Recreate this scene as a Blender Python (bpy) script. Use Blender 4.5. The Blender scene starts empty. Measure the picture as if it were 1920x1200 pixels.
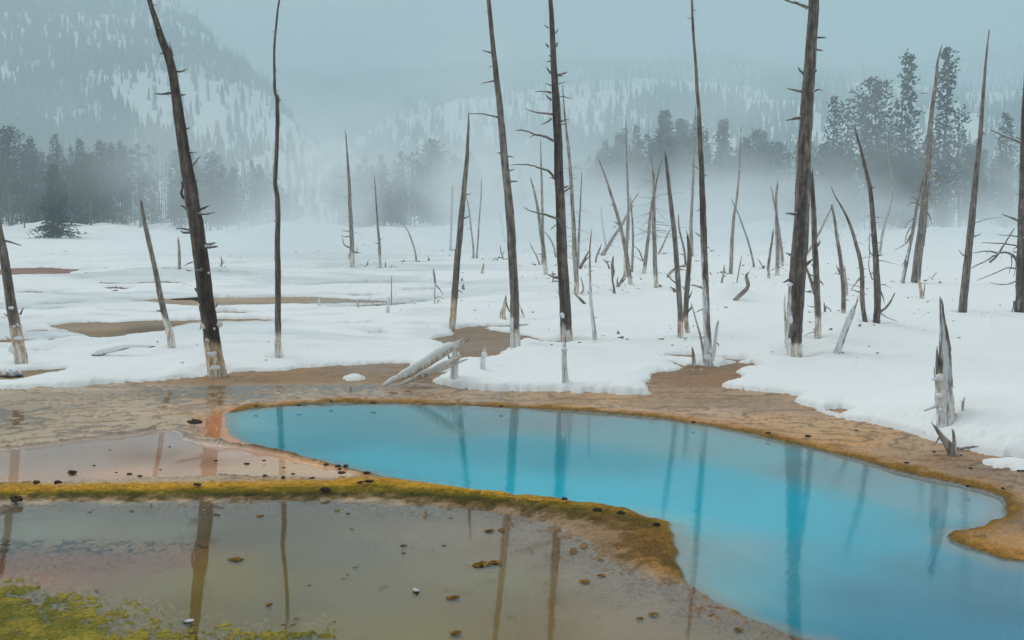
import bpy, math, random
import numpy as np
from mathutils import Vector

random.seed(7)
RNG = np.random.default_rng(11)
SC = bpy.context.scene
COL = SC.collection

# ------------------------------------------------------------------ camera
H = 2.5                       # eye height above the water
F = 2059.0                    # focal length in photo pixels (1920 wide)
HORIZON = 400.0
PITCH = math.atan((600.0 - HORIZON) / F)
cam_data = bpy.data.cameras.new('camera')
cam_data.sensor_width = 36.0
cam_data.lens = F / 1920.0 * 36.0
cam_data.clip_start = 0.1
cam_data.clip_end = 12000.0
cam = bpy.data.objects.new('camera', cam_data)
COL.objects.link(cam)
cam.location = (0, 0, H)
cam.rotation_euler = (math.pi / 2 - PITCH, 0, 0)
SC.camera = cam

# ------------------------------------------------------------------ sky and light (overcast)
SUN_EL, SUN_AZ = math.radians(48), math.radians(-60)
w = bpy.data.worlds.new('World')
SC.world = w
w.use_nodes = True
nt = w.node_tree
nt.nodes.clear()
out = nt.nodes.new('ShaderNodeOutputWorld')
bg = nt.nodes.new('ShaderNodeBackground')
bg.inputs['Strength'].default_value = 0.1
sky = nt.nodes.new('ShaderNodeTexSky')
sky.sky_type = 'NISHITA'
sky.sun_disc = False
sky.sun_elevation = SUN_EL
sky.sun_rotation = SUN_AZ
sky.dust_density = 4.0
geo = nt.nodes.new('ShaderNodeTexCoord')
sep = nt.nodes.new('ShaderNodeSeparateXYZ')
nt.links.new(geo.outputs['Generated'], sep.inputs[0])
ramp = nt.nodes.new('ShaderNodeValToRGB')
els = ramp.color_ramp.elements
els[0].position = 0.0; els[0].color = (0.11, 0.165, 0.19, 1)
els[1].position = 1.0; els[1].color = (0.40, 0.385, 0.36, 1)
for ps, cc in ((0.19, (0.14, 0.20, 0.225)), (0.26, (0.60, 0.74, 0.79)), (0.31, (0.60, 0.73, 0.77)), (0.38, (0.40, 0.47, 0.49)), (0.7, (0.44, 0.43, 0.41))):
    els.new(ps).color = (*cc, 1)
nt.links.new(sep.outputs['Z'], ramp.inputs['Fac'])
cloudn = nt.nodes.new('ShaderNodeTexNoise')
cloudn.inputs['Scale'].default_value = 2.2
cloudn.inputs['Detail'].default_value = 4
nt.links.new(geo.outputs['Generated'], cloudn.inputs['Vector'])
mr = nt.nodes.new('ShaderNodeMapRange')
mr.inputs['To Min'].default_value = 19.0
mr.inputs['To Max'].default_value = 27.0
nt.links.new(cloudn.outputs['Fac'], mr.inputs['Value'])
vm = nt.nodes.new('ShaderNodeVectorMath')
vm.operation = 'SCALE'
nt.links.new(ramp.outputs['Color'], vm.inputs[0])
fw = nt.nodes.new('ShaderNodeMapRange')
fw.inputs['From Min'].default_value = -0.6; fw.inputs['From Max'].default_value = 1.0
fw.inputs['To Min'].default_value = 0.6; fw.inputs['To Max'].default_value = 1.2
nt.links.new(sep.outputs['Y'], fw.inputs['Value'])
mfw = nt.nodes.new('ShaderNodeMath'); mfw.operation = 'MULTIPLY'
nt.links.new(mr.outputs[0], mfw.inputs[0]); nt.links.new(fw.outputs[0], mfw.inputs[1])
nt.links.new(mfw.outputs[0], vm.inputs['Scale'])
mx = nt.nodes.new('ShaderNodeMix')
mx.data_type = 'RGBA'
mx.inputs['Factor'].default_value = 0.9
nt.links.new(sky.outputs[0], mx.inputs[6])
nt.links.new(vm.outputs[0], mx.inputs[7])
nt.links.new(mx.outputs[2], bg.inputs['Color'])
nt.links.new(bg.outputs[0], out.inputs['Surface'])

sl = bpy.data.lights.new('sun', 'SUN')
sl.energy = 1.1
sl.angle = math.radians(25)
sl.color = (1.0, 0.96, 0.9)
so = bpy.data.objects.new('sun', sl)
COL.objects.link(so)
# light comes from the left and above, a little in front of the camera
sd = Vector((-math.sin(math.radians(60)) * math.cos(SUN_EL), math.cos(math.radians(60)) * math.cos(SUN_EL), math.sin(SUN_EL)))
so.rotation_euler = sd.to_track_quat('Z', 'Y').to_euler()

SC.view_settings.view_transform = 'Standard'
SC.view_settings.look = 'None'
SC.view_settings.exposure = 0.0
SC.view_settings.gamma = 1.0
SC.view_settings.use_curve_mapping = False
SC.cycles.use_denoising = True
SC.cycles.max_bounces = 6
SC.cycles.diffuse_bounces = 3
SC.cycles.glossy_bounces = 3
SC.cycles.transparent_max_bounces = 12
SC.cycles.volume_bounces = 3
SC.cycles.volume_max_steps = 128
SC.cycles.volume_step_rate = 1.0

# ------------------------------------------------------------------ pixel -> world
SP, CP = math.sin(PITCH), math.cos(PITCH)

def ray(u, v):
    a, b = (u - 960.0) / F, -(v - 600.0) / F
    return np.array([a, CP + b * SP, -SP + b * CP])

def G(u, v, z=0.0):
    d = ray(u, v)
    t = (z - H) / d[2]
    return np.array([d[0] * t, d[1] * t, z])

def P(u, v, y):
    d = ray(u, v)
    t = y / d[1]
    return np.array([d[0] * t, y, H + d[2] * t])

def px2m(px, y):
    return px * y / F

# ------------------------------------------------------------------ numpy noise
_perm = RNG.random((256, 256))

def vnoise(x, y, seed=0):
    x = x + seed * 17.31
    y = y + seed * 9.77
    xi, yi = np.floor(x).astype(int), np.floor(y).astype(int)
    xf, yf = x - xi, y - yi
    xf, yf = xf * xf * (3 - 2 * xf), yf * yf * (3 - 2 * yf)
    a, b = _perm[xi & 255, yi & 255], _perm[(xi + 1) & 255, yi & 255]
    c, d = _perm[xi & 255, (yi + 1) & 255], _perm[(xi + 1) & 255, (yi + 1) & 255]
    return (a * (1 - xf) + b * xf) * (1 - yf) + (c * (1 - xf) + d * xf) * yf

def fbm(x, y, s=1.0, octv=4, seed=0):
    r, a, t = 0.0, 1.0, 0.0
    for i in range(octv):
        r = r + a * vnoise(x * s, y * s, seed + i)
        t += a
        a *= 0.5
        s *= 2.03
    return r / t * 2 - 1

def sst(a, b, x):
    t = np.clip((x - a) / (b - a), 0, 1)
    return t * t * (3 - 2 * t)

def poly_sd(X, Y, poly):
    """signed distance, positive inside"""
    d2 = np.full(X.shape, 1e12)
    ins = np.zeros(X.shape, bool)
    n = len(poly)
    for i in range(n):
        ax, ay = poly[i][0], poly[i][1]
        bx, by = poly[(i + 1) % n][0], poly[(i + 1) % n][1]
        ex, ey = bx - ax, by - ay
        L = ex * ex + ey * ey + 1e-12
        t = np.clip(((X - ax) * ex + (Y - ay) * ey) / L, 0, 1)
        d2 = np.minimum(d2, (X - ax - t * ex) ** 2 + (Y - ay - t * ey) ** 2)
        if abs(ey) > 1e-9:
            c = ((ay > Y) != (by > Y)) & (X < ex * (Y - ay) / ey + ax)
            ins ^= c
    return np.sqrt(d2) * np.where(ins, 1, -1)

def line_d(X, Y, pts):
    d2 = np.full(X.shape, 1e12)
    for i in range(len(pts) - 1):
        ax, ay = pts[i][0], pts[i][1]
        ex, ey = pts[i + 1][0] - ax, pts[i + 1][1] - ay
        t = np.clip(((X - ax) * ex + (Y - ay) * ey) / (ex * ex + ey * ey + 1e-12), 0, 1)
        d2 = np.minimum(d2, (X - ax - t * ex) ** 2 + (Y - ay - t * ey) ** 2)
    return np.sqrt(d2)

def gp(pts):
    return [G(u, v) for u, v in pts]

def lin(r, g, b):
    f = lambda c: ((c / 255.0 + 0.055) / 1.055) ** 2.4 if c > 10 else c / 255.0 / 12.92
    return np.array([f(r), f(g), f(b)])

# ------------------------------------------------------------------ mesh helpers
def tagg(o, label=None, cat=None, group=None, kind=None):
    if label: o['label'] = label
    if cat: o['category'] = cat
    if group: o['group'] = group
    if kind: o['kind'] = kind
    return o

def mesh_np(name, verts, faces, mat, col=None, attrs=None, parent=None, smooth=True, loc=None):
    """verts (N,3), faces (M,4) or (M,3) int arrays (or list of both)"""
    me = bpy.data.meshes.new(name)
    if isinstance(faces, list) and faces and isinstance(faces[0], np.ndarray):
        fl = [f for f in faces if len(f)]
    else:
        fl = [np.asarray(faces)]
    nv = len(verts)
    tot = sum(f.shape[0] for f in fl)
    lv = np.concatenate([f.reshape(-1) for f in fl]).astype(np.int32)
    lt = np.concatenate([np.full(f.shape[0], f.shape[1]) for f in fl]).astype(np.int32)
    ls = np.concatenate([[0], np.cumsum(lt)[:-1]]).astype(np.int32)
    me.vertices.add(nv)
    me.vertices.foreach_set('co', np.asarray(verts, np.float32).reshape(-1))
    me.loops.add(len(lv))
    me.loops.foreach_set('vertex_index', lv)
    me.polygons.add(tot)
    me.polygons.foreach_set('loop_start', ls)
    me.update(calc_edges=True)
    me.polygons.foreach_set('use_smooth', np.full(tot, smooth))
    if col is not None:
        ca = me.color_attributes.new('Col', 'FLOAT_COLOR', 'POINT')
        c4 = np.ones((nv, 4), np.float32)
        c4[:, :3] = np.clip(col, 0, 1)
        ca.data.foreach_set('color', c4.reshape(-1))
    for k, a in (attrs or {}).items():
        at = me.attributes.new(k, 'FLOAT', 'POINT')
        at.data.foreach_set('value', np.asarray(a, np.float32))
    me.materials.append(mat)
    me.update()
    o = bpy.data.objects.new(name, me)
    COL.objects.link(o)
    if parent is not None:
        o.parent = parent
    if loc is not None:
        o.location = loc
    return o

def empty(name, loc):
    o = bpy.data.objects.new(name, None)
    COL.objects.link(o)
    o.location = loc
    o.empty_display_size = 0.2
    return o

# ------------------------------------------------------------------ materials
def new_mat(name):
    m = bpy.data.materials.new(name)
    m.use_nodes = True
    n = m.node_tree
    n.nodes.clear()
    o = n.nodes.new('ShaderNodeOutputMaterial')
    return m, n, o

def nd(n, t, **kw):
    x = n.nodes.new(t)
    for k, v in kw.items():
        if k in x.inputs:
            x.inputs[k].default_value = v
        else:
            setattr(x, k, v)
    return x

def ground_mat():
    m, n, o = new_mat('crust')
    b = nd(n, 'ShaderNodeBsdfPrincipled')
    at = nd(n, 'ShaderNodeAttribute', attribute_name='Col')
    wt = nd(n, 'ShaderNodeAttribute', attribute_name='wet')
    tc = nd(n, 'ShaderNodeTexCoord')
    n1 = nd(n, 'ShaderNodeTexNoise', Scale=38.0, Detail=6.0, Roughness=0.7)
    n2 = nd(n, 'ShaderNodeTexNoise', Scale=5.0, Detail=5.0, Roughness=0.6)
    vo = nd(n, 'ShaderNodeTexVoronoi', Scale=55.0)
    for x in (n1, n2, vo):
        n.links.new(tc.outputs['Object'], x.inputs['Vector'])
    m1 = nd(n, 'ShaderNodeMapRange')
    m1.inputs['From Min'].default_value = 0.3; m1.inputs['From Max'].default_value = 0.7
    m1.inputs['To Min'].default_value = 0.42; m1.inputs['To Max'].default_value = 1.5
    n.links.new(n1.outputs['Fac'], m1.inputs['Value'])
    m2 = nd(n, 'ShaderNodeMapRange')
    m2.inputs['From Min'].default_value = 0.3; m2.inputs['From Max'].default_value = 0.7
    m2.inputs['To Min'].default_value = 0.86; m2.inputs['To Max'].default_value = 1.12
    n.links.new(n2.outputs['Fac'], m2.inputs['Value'])
    mu = nd(n, 'ShaderNodeMath', operation='MULTIPLY')
    n.links.new(m1.outputs[0], mu.inputs[0]); n.links.new(m2.outputs[0], mu.inputs[1])
    gr = nd(n, 'ShaderNodeAttribute', attribute_name='grain')
    mg = nd(n, 'ShaderNodeMix', data_type='FLOAT')
    mg.inputs[2].default_value = 1.0
    n.links.new(gr.outputs['Fac'], mg.inputs[0]); n.links.new(mu.outputs[0], mg.inputs[3])
    sc = nd(n, 'ShaderNodeVectorMath', operation='SCALE')
    n.links.new(at.outputs['Color'], sc.inputs[0]); n.links.new(mg.outputs[0], sc.inputs['Scale'])
    n.links.new(sc.outputs[0], b.inputs['Base Color'])
    mr = nd(n, 'ShaderNodeMapRange')
    mr.inputs['To Min'].default_value = 0.85; mr.inputs['To Max'].default_value = 0.16
    n.links.new(wt.outputs['Fac'], mr.inputs['Value'])
    n.links.new(mr.outputs[0], b.inputs['Roughness'])
    ms = nd(n, 'ShaderNodeMapRange')
    ms.inputs['To Min'].default_value = 0.06; ms.inputs['To Max'].default_value = 0.5
    n.links.new(wt.outputs['Fac'], ms.inputs['Value'])
    n.links.new(ms.outputs[0], b.inputs['Specular IOR Level'])
    bp = nd(n, 'ShaderNodeBump', Distance=0.012)
    n.links.new(gr.outputs['Fac'], bp.inputs['Strength'])
    ad = nd(n, 'ShaderNodeMath', operation='ADD')
    n.links.new(n1.outputs['Fac'], ad.inputs[0]); n.links.new(vo.outputs['Distance'], ad.inputs[1])
    n.links.new(ad.outputs[0], bp.inputs['Height'])
    n.links.new(bp.outputs[0], b.inputs['Normal'])
    n.links.new(b.outputs[0], o.inputs['Surface'])
    return m

def snow_mat():
    m, n, o = new_mat('snow')
    b = nd(n, 'ShaderNodeBsdfPrincipled', Roughness=0.75)
    at = nd(n, 'ShaderNodeAttribute', attribute_name='Col')
    tc = nd(n, 'ShaderNodeTexCoord')
    n1 = nd(n, 'ShaderNodeTexNoise', Scale=30.0, Detail=6.0, Roughness=0.65)
    n.links.new(tc.outputs['Object'], n1.inputs['Vector'])
    bp = nd(n, 'ShaderNodeBump', Distance=0.01, Strength=0.5)
    n.links.new(n1.outputs['Fac'], bp.inputs['Height'])
    n.links.new(bp.outputs[0], b.inputs['Normal'])
    n.links.new(at.outputs['Color'], b.inputs['Base Color'])
    b.inputs['Specular IOR Level'].default_value = 0.2
    n.links.new(b.outputs[0], o.inputs['Surface'])
    return m

def plain_snow():
    m, n, o = new_mat('fresh_snow')
    b = nd(n, 'ShaderNodeBsdfPrincipled', Roughness=0.8)
    b.inputs['Base Color'].default_value = (0.84, 0.87, 0.89, 1)
    b.inputs['Specular IOR Level'].default_value = 0.15
    tc = nd(n, 'ShaderNodeTexCoord')
    n1 = nd(n, 'ShaderNodeTexNoise', Scale=45.0, Detail=5.0, Roughness=0.65)
    n.links.new(tc.outputs['Object'], n1.inputs['Vector'])
    bp = nd(n, 'ShaderNodeBump', Distance=0.012, Strength=0.6)
    n.links.new(n1.outputs['Fac'], bp.inputs['Height'])
    n.links.new(bp.outputs[0], b.inputs['Normal'])
    n.links.new(b.outputs[0], o.inputs['Surface'])
    return m

def wood_mat():
    m, n, o = new_mat('weathered_wood')
    b = nd(n, 'ShaderNodeBsdfPrincipled', Roughness=0.85)
    b.inputs['Specular IOR Level'].default_value = 0.2
    at = nd(n, 'ShaderNodeAttribute', attribute_name='Col')
    tc = nd(n, 'ShaderNodeTexCoord')
    mp = nd(n, 'ShaderNodeMapping')
    mp.inputs['Scale'].default_value = (26, 26, 2.2)
    n.links.new(tc.outputs['Object'], mp.inputs['Vector'])
    n1 = nd(n, 'ShaderNodeTexNoise', Scale=1.0, Detail=6.0, Roughness=0.7)
    n.links.new(mp.outputs[0], n1.inputs['Vector'])
    mp2 = nd(n, 'ShaderNodeMapping')
    mp2.inputs['Scale'].default_value = (14, 14, 7)
    n.links.new(tc.outputs['Object'], mp2.inputs['Vector'])
    n2 = nd(n, 'ShaderNodeTexNoise', Scale=1.0, Detail=4.0, Roughness=0.6)
    n.links.new(mp2.outputs[0], n2.inputs['Vector'])
    m1 = nd(n, 'ShaderNodeMapRange')
    m1.inputs['From Min'].default_value = 0.32; m1.inputs['From Max'].default_value = 0.68
    m1.inputs['To Min'].default_value = 0.35; m1.inputs['To Max'].default_value = 2.1
    n.links.new(n1.outputs['Fac'], m1.inputs['Value'])
    m2 = nd(n, 'ShaderNodeMapRange')
    m2.inputs['From Min'].default_value = 0.3; m2.inputs['From Max'].default_value = 0.7
    m2.inputs['To Min'].default_value = 0.55; m2.inputs['To Max'].default_value = 1.5
    n.links.new(n2.outputs['Fac'], m2.inputs['Value'])
    mu = nd(n, 'ShaderNodeMath', operation='MULTIPLY')
    n.links.new(m1.outputs[0], mu.inputs[0]); n.links.new(m2.outputs[0], mu.inputs[1])
    sc = nd(n, 'ShaderNodeVectorMath', operation='SCALE')
    n.links.new(at.outputs['Color'], sc.inputs[0]); n.links.new(mu.outputs[0], sc.inputs['Scale'])
    mc = nd(n, 'ShaderNodeVectorMath', operation='MINIMUM')
    mc.inputs[1].default_value = (0.85, 0.86, 0.88)
    n.links.new(sc.outputs[0], mc.inputs[0])
    n.links.new(mc.outputs[0], b.inputs['Base Color'])
    bp = nd(n, 'ShaderNodeBump', Distance=0.03, Strength=1.0)
    n.links.new(n1.outputs['Fac'], bp.inputs['Height'])
    n.links.new(bp.outputs[0], b.inputs['Normal'])
    n.links.new(b.outputs[0], o.inputs['Surface'])
    return m

def foliage_mat(name, c1, c2):
    m, n, o = new_mat(name)
    b = nd(n, 'ShaderNodeBsdfPrincipled', Roughness=0.9)
    b.inputs['Specular IOR Level'].default_value = 0.1
    tc = nd(n, 'ShaderNodeTexCoord')
    n1 = nd(n, 'ShaderNodeTexNoise', Scale=0.9, Detail=5.0, Roughness=0.7)
    n.links.new(tc.outputs['Object'], n1.inputs['Vector'])
    r = nd(n, 'ShaderNodeValToRGB')
    r.color_ramp.elements[0].position = 0.35; r.color_ramp.elements[0].color = (*c1, 1)
    r.color_ramp.elements[1].position = 0.68; r.color_ramp.elements[1].color = (*c2, 1)
    n.links.new(n1.outputs['Fac'], r.inputs['Fac'])
    n.links.new(r.outputs[0], b.inputs['Base Color'])
    n.links.new(b.outputs[0], o.inputs['Surface'])
    return m

def attr_mat(name, rough=0.9):
    m, n, o = new_mat(name)
    b = nd(n, 'ShaderNodeBsdfPrincipled', Roughness=rough)
    b.inputs['Specular IOR Level'].default_value = 0.15
    at = nd(n, 'ShaderNodeAttribute', attribute_name='Col')
    tc = nd(n, 'ShaderNodeTexCoord')
    n1 = nd(n, 'ShaderNodeTexNoise', Scale=40.0, Detail=5.0, Roughness=0.7)
    n.links.new(tc.outputs['Object'], n1.inputs['Vector'])
    m1 = nd(n, 'ShaderNodeMapRange')
    m1.inputs['From Min'].default_value = 0.3; m1.inputs['From Max'].default_value = 0.7
    m1.inputs['To Min'].default_value = 0.6; m1.inputs['To Max'].default_value = 1.4
    n.links.new(n1.outputs['Fac'], m1.inputs['Value'])
    sc = nd(n, 'ShaderNodeVectorMath', operation='SCALE')
    n.links.new(at.outputs['Color'], sc.inputs[0]); n.links.new(m1.outputs[0], sc.inputs['Scale'])
    n.links.new(sc.outputs[0], b.inputs['Base Color'])
    bp = nd(n, 'ShaderNodeBump', Distance=0.01, Strength=0.8)
    n.links.new(n1.outputs['Fac'], bp.inputs['Height'])
    n.links.new(bp.outputs[0], b.inputs['Normal'])
    n.links.new(b.outputs[0], o.inputs['Surface'])
    return m

def water_mat(name, bump=0.0012, scale=26.0, rough=0.015):
    m, n, o = new_mat(name)
    tr = nd(n, 'ShaderNodeBsdfTransparent')
    gl = nd(n, 'ShaderNodeBsdfGlossy', Roughness=rough)
    tr.inputs['Color'].default_value = (0.97, 0.985, 0.98, 1)
    fr = nd(n, 'ShaderNodeFresnel', IOR=1.333)
    tc = nd(n, 'ShaderNodeTexCoord')
    mp = nd(n, 'ShaderNodeMapping')
    mp.inputs['Scale'].default_value = (1.0, 1.0, 1.0)
    n.links.new(tc.outputs['Object'], mp.inputs['Vector'])
    n1 = nd(n, 'ShaderNodeTexNoise', Scale=scale, Detail=3.0, Roughness=0.55)
    n.links.new(mp.outputs[0], n1.inputs['Vector'])
    n2 = nd(n, 'ShaderNodeTexNoise', Scale=0.45, Detail=2.0)
    n.links.new(tc.outputs['Object'], n2.inputs['Vector'])
    m2 = nd(n, 'ShaderNodeMapRange')
    m2.inputs['From Min'].default_value = 0.35; m2.inputs['From Max'].default_value = 0.65
    m2.inputs['To Min'].default_value = 0.35; m2.inputs['To Max'].default_value = 1.0
    n.links.new(n2.outputs['Fac'], m2.inputs['Value'])
    bp = nd(n, 'ShaderNodeBump', Distance=bump)
    n.links.new(m2.outputs[0], bp.inputs['Strength'])
    n.links.new(n1.outputs['Fac'], bp.inputs['Height'])
    n.links.new(bp.outputs[0], gl.inputs['Normal'])
    n.links.new(bp.outputs[0], fr.inputs['Normal'])
    mx = nd(n, 'ShaderNodeMixShader')
    n.links.new(fr.outputs[0], mx.inputs['Fac'])
    n.links.new(tr.outputs[0], mx.inputs[1]); n.links.new(gl.outputs[0], mx.inputs[2])
    n.links.new(mx.outputs[0], o.inputs['Surface'])
    return m

M_GROUND = ground_mat()
M_SNOW = snow_mat()
M_PSNOW = plain_snow()
M_WOOD = wood_mat()
M_ROCK = attr_mat('rock_crust')
M_NEEDLE = foliage_mat('needles', (0.012, 0.016, 0.012), (0.042, 0.048, 0.033))
M_RUST = foliage_mat('rusty_needles', (0.05, 0.03, 0.02), (0.12, 0.065, 0.04))
M_DRUST = foliage_mat('dark_rusty_needles', (0.012, 0.008, 0.006), (0.04, 0.02, 0.014))
M_FAR = attr_mat('far_forest')
M_POOLW = water_mat('pool_water', bump=0.0012, scale=15.0, rough=0.0)
M_PONDW = water_mat('pond_water', bump=0.0003, scale=16.0, rough=0.0)

# ------------------------------------------------------------------ outlines (photo pixels on the ground plane)
POOL = gp([(425,775),(470,766),(560,760),(640,757),(760,757),(880,761),(960,765),(1040,770),(1120,776),(1220,784),
 (1310,797),(1380,810),(1450,826),(1530,845),(1600,862),(1680,885),(1720,897),(1790,910),(1850,925),(1878,936),
 (1886,950),(1883,965),(1868,975),(1850,985),(1820,993),(1783,996),(1773,1005),(1780,1017),(1810,1027),(1850,1038),
 (1875,1050),(1920,1054),(1990,1060),(2300,1100),(2400,1330),(1900,1500),(1700,1260),(1600,1215),(1500,1190),(1400,1155),(1330,1120),
 (1285,1090),(1270,1060),(1272,1035),(1265,1000),(1255,978),(1200,970),(1180,958),(1120,950),(1040,938),(960,930),
 (880,918),(800,905),(730,895),(700,885),(650,875),(590,860),(540,850),(480,838),(440,820),(425,800)])
SHELF = gp([(440,765),(400,776),(372,790),(366,808),(385,822),(430,834),(500,845),(540,850),(480,838),(440,820),(425,800),(425,775)])
TERRACE = gp([(-400,870),(-100,850),(0,843),(60,838),(130,828),(200,820),(250,816),(285,808),(330,808),(345,822),(375,832),
 (440,837),(500,848),(545,856),(560,866),(640,880),(680,890),(640,897),(560,893),(420,890),(300,895),(150,900),(0,905),(-400,915)])
POND = gp([(-600,960),(0,943),(200,945),(400,942),(500,938),(600,942),(720,945),(820,950),(900,955),(980,968),(1050,990),
 (1120,1020),(1180,1060),(1240,1092),(1285,1092),(1330,1120),(1400,1155),(1500,1190),(1600,1215),(1700,1260),(1900,1500),(900,2200),(0,2000),(-900,1500)])
RIDGE = gp([(-500,934),(0,926),(200,922),(400,920),(560,919),(700,916),(800,922),(900,931),(1000,945),(1100,960),(1190,973),(1240,992),(1255,1020),(1258,1050)])
ALGAE = gp([(-300,1085),(0,1092),(60,1095),(140,1110),(200,1135),(260,1160),(340,1178),(420,1186),(500,1187),(600,1190),(620,1205),(500,1300),(0,1500),(-500,1400)])

SNOW = gp([(-3000,790),(-700,742),(0,731),(60,729),(150,727),(260,719),(340,713),(428,708),(440,701),(530,699),(560,693),
 (680,689),(760,686),(790,691),(815,701),(838,705),(812,719),(870,728),(940,733),(1000,735),(1100,739),(1217,743),
 (1219,735),(1211,722),(1212,712),(1230,704),(1270,702),(1284,693),(1266,687),(1250,683),(1300,690),(1345,690),
 (1380,683),(1412,684),(1420,690),(1395,697),(1382,704),(1398,712),(1372,720),(1350,727),(1400,735),(1470,742),(1505,748),
 (1492,756),(1530,772),(1580,788),(1640,799),(1690,812),(1738,826),(1752,834),(1772,838),(1800,846),(1840,853),(1890,861),(1960,870),(2600,900),(5000,900),
 (9000,430),(-9000,430)])
SNOW2 = [gp([(1830,868),(1870,864),(1925,870),(1990,878),(1920,889),(1860,880)]),
         gp([(640,712),(655,708),(675,708),(685,712),(670,716),(648,716)]),
         gp([(1385,682),(1420,676),(1450,676),(1400,686)])]
HOLES = [gp(p) for p in [
 [(230,590),(320,587),(346,590),(300,594),(250,593)],
 [(60,575),(150,572),(165,575),(120,578),(70,578)],
 [(410,521),(520,518),(530,520),(470,523)],
 [(745,548),(825,546),(835,548),(780,551)],
 [(0,641),(40,638),(70,641),(30,645),(-20,646)],
 [(640,556),(700,554),(730,556),(680,559)],
 [(-60,552),(60,549),(170,553),(90,556),(-60,557)],
 [(560,497),(640,495),(700,497),(640,500)],
 [(380,590),(430,587),(500,590),(470,594),(400,594)],
 [(-40,604),(40,601),(75,604),(30,607),(-40,608)],
 [(600,612),(650,609),(700,613),(650,616)],
 [(1080,740),(1110,738),(1128,741),(1100,743)],
 [(1540,772),(1575,768),(1600,776),(1570,782)],
 [(783,647),(825,637),(850,631),(845,622),(862,618),(900,614),(960,613),(1000,612),(956,618),(905,619),(960,628),(985,634),(1025,642),(1110,641),(1142,643),(1112,646),(1050,650),(1005,651),(975,640),(958,655),(940,668),(905,682),(862,685),(856,662),(838,655),(800,651)],
 [(1245,669),(1290,671),(1345,676),(1400,678),(1400,682),(1330,684),(1290,676),(1250,673)],
 [(88,613),(150,608),(260,606),(300,603),(345,605),(420,600),(510,602),(545,606),(520,612),(440,612),(350,614),(318,619),(285,632),(240,630),(205,644),(158,644),(145,636),(98,646),(90,640),(180,634),(140,631),(125,625),(100,620)],
 [(180,566),(330,562),(440,560),(560,559),(640,562),(725,566),(735,571),(600,574),(520,577),(400,579),(300,572)],
 [(183,531),(240,533),(300,529),(366,533),(340,536),(260,536),(200,534)],
 [(188,541),(225,540),(255,543),(235,546),(200,545)],
 [(0,506),(80,503),(150,507),(120,518),(60,522),(-80,524),(-200,510)],
 [(70,697),(132,695),(118,702),(60,712),(20,719),(-60,722),(-60,705),(10,701),(45,699)],
 [(40,664),(95,660),(85,668),(45,671)],
 [(590,536),(700,532),(845,531),(840,534),(700,537),(600,540)],
 [(600,578),(680,574),(800,568),(810,571),(700,578),(640,582)],
 [(690,630),(715,628),(735,634),(705,634)],
 [(0,585),(80,586),(170,583),(80,590),(0,589)],
 [(50,624),(90,622),(100,626),(50,629)],
]]

# ------------------------------------------------------------------ polar sheets
def polar(radii, fine_half, fine_step, coarse_step):
    th = list(np.arange(-fine_half, fine_half + 1e-6, fine_step))
    t = fine_half + coarse_step
    side = []
    while t < 180 - coarse_step * 0.5:
        side.append(t)
        t += coarse_step
    th = [-x for x in reversed(side)] + th + side
    th = np.radians(np.array(th))
    T, R = np.meshgrid(th, radii)          # rows = radii
    X, Y = R * np.sin(T), R * np.cos(T)
    nr, nt_ = X.shape
    i = np.arange(nr - 1)[:, None] * nt_ + np.arange(nt_)[None, :]
    j = np.arange(nr - 1)[:, None] * nt_ + (np.arange(nt_)[None, :] + 1) % nt_
    faces = np.stack([i, j, j + nt_, i + nt_], -1).reshape(-1, 4)
    return X.reshape(-1), Y.reshape(-1), faces, nr, nt_

def geom(a, b, ratio):
    n = max(2, int(math.log(b / a) / math.log(ratio)))
    return list(np.geomspace(a, b, n, endpoint=False))

RAD_G = [0.05] + geom(0.4, 5.6, 1.09) + geom(5.6, 26, 1.0031) + geom(26, 60, 1.007) + geom(60, 300, 1.05) + geom(300, 6000, 1.3) + [6000]
RAD_S = geom(11.5, 42, 1.0034) + geom(42, 160, 1.012) + geom(160, 400, 1.05) + geom(400, 6000, 1.3) + [6000]

def wedge_sd(fn, X, Y, poly, rmax=200.0, far=-50.0):
    """evaluate signed distance only in front of the camera"""
    out_ = np.full(X.shape, far)
    k = (Y > 0.5) & (X * X + Y * Y < rmax * rmax)
    out_[k] = fn(X[k], Y[k], poly)
    return out_

# colour control points: (u, v, sRGB body colour without reflections, save a sheen painted in at the pool's right, spread in px)
def cp_field(X, Y, cps, power=3.0):
    num = np.zeros((len(X), 3)); den = np.zeros(len(X))
    for u, v, c in cps:
        g = G(u, v)
        d2 = ((X - g[0]) ** 2 + ((Y - g[1]) * 1.0) ** 2 + 0.06)
        wgt = d2 ** (-power / 2)
        num += wgt[:, None] * lin(*c)[None, :]
        den += wgt
    return num / den[:, None]

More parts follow.
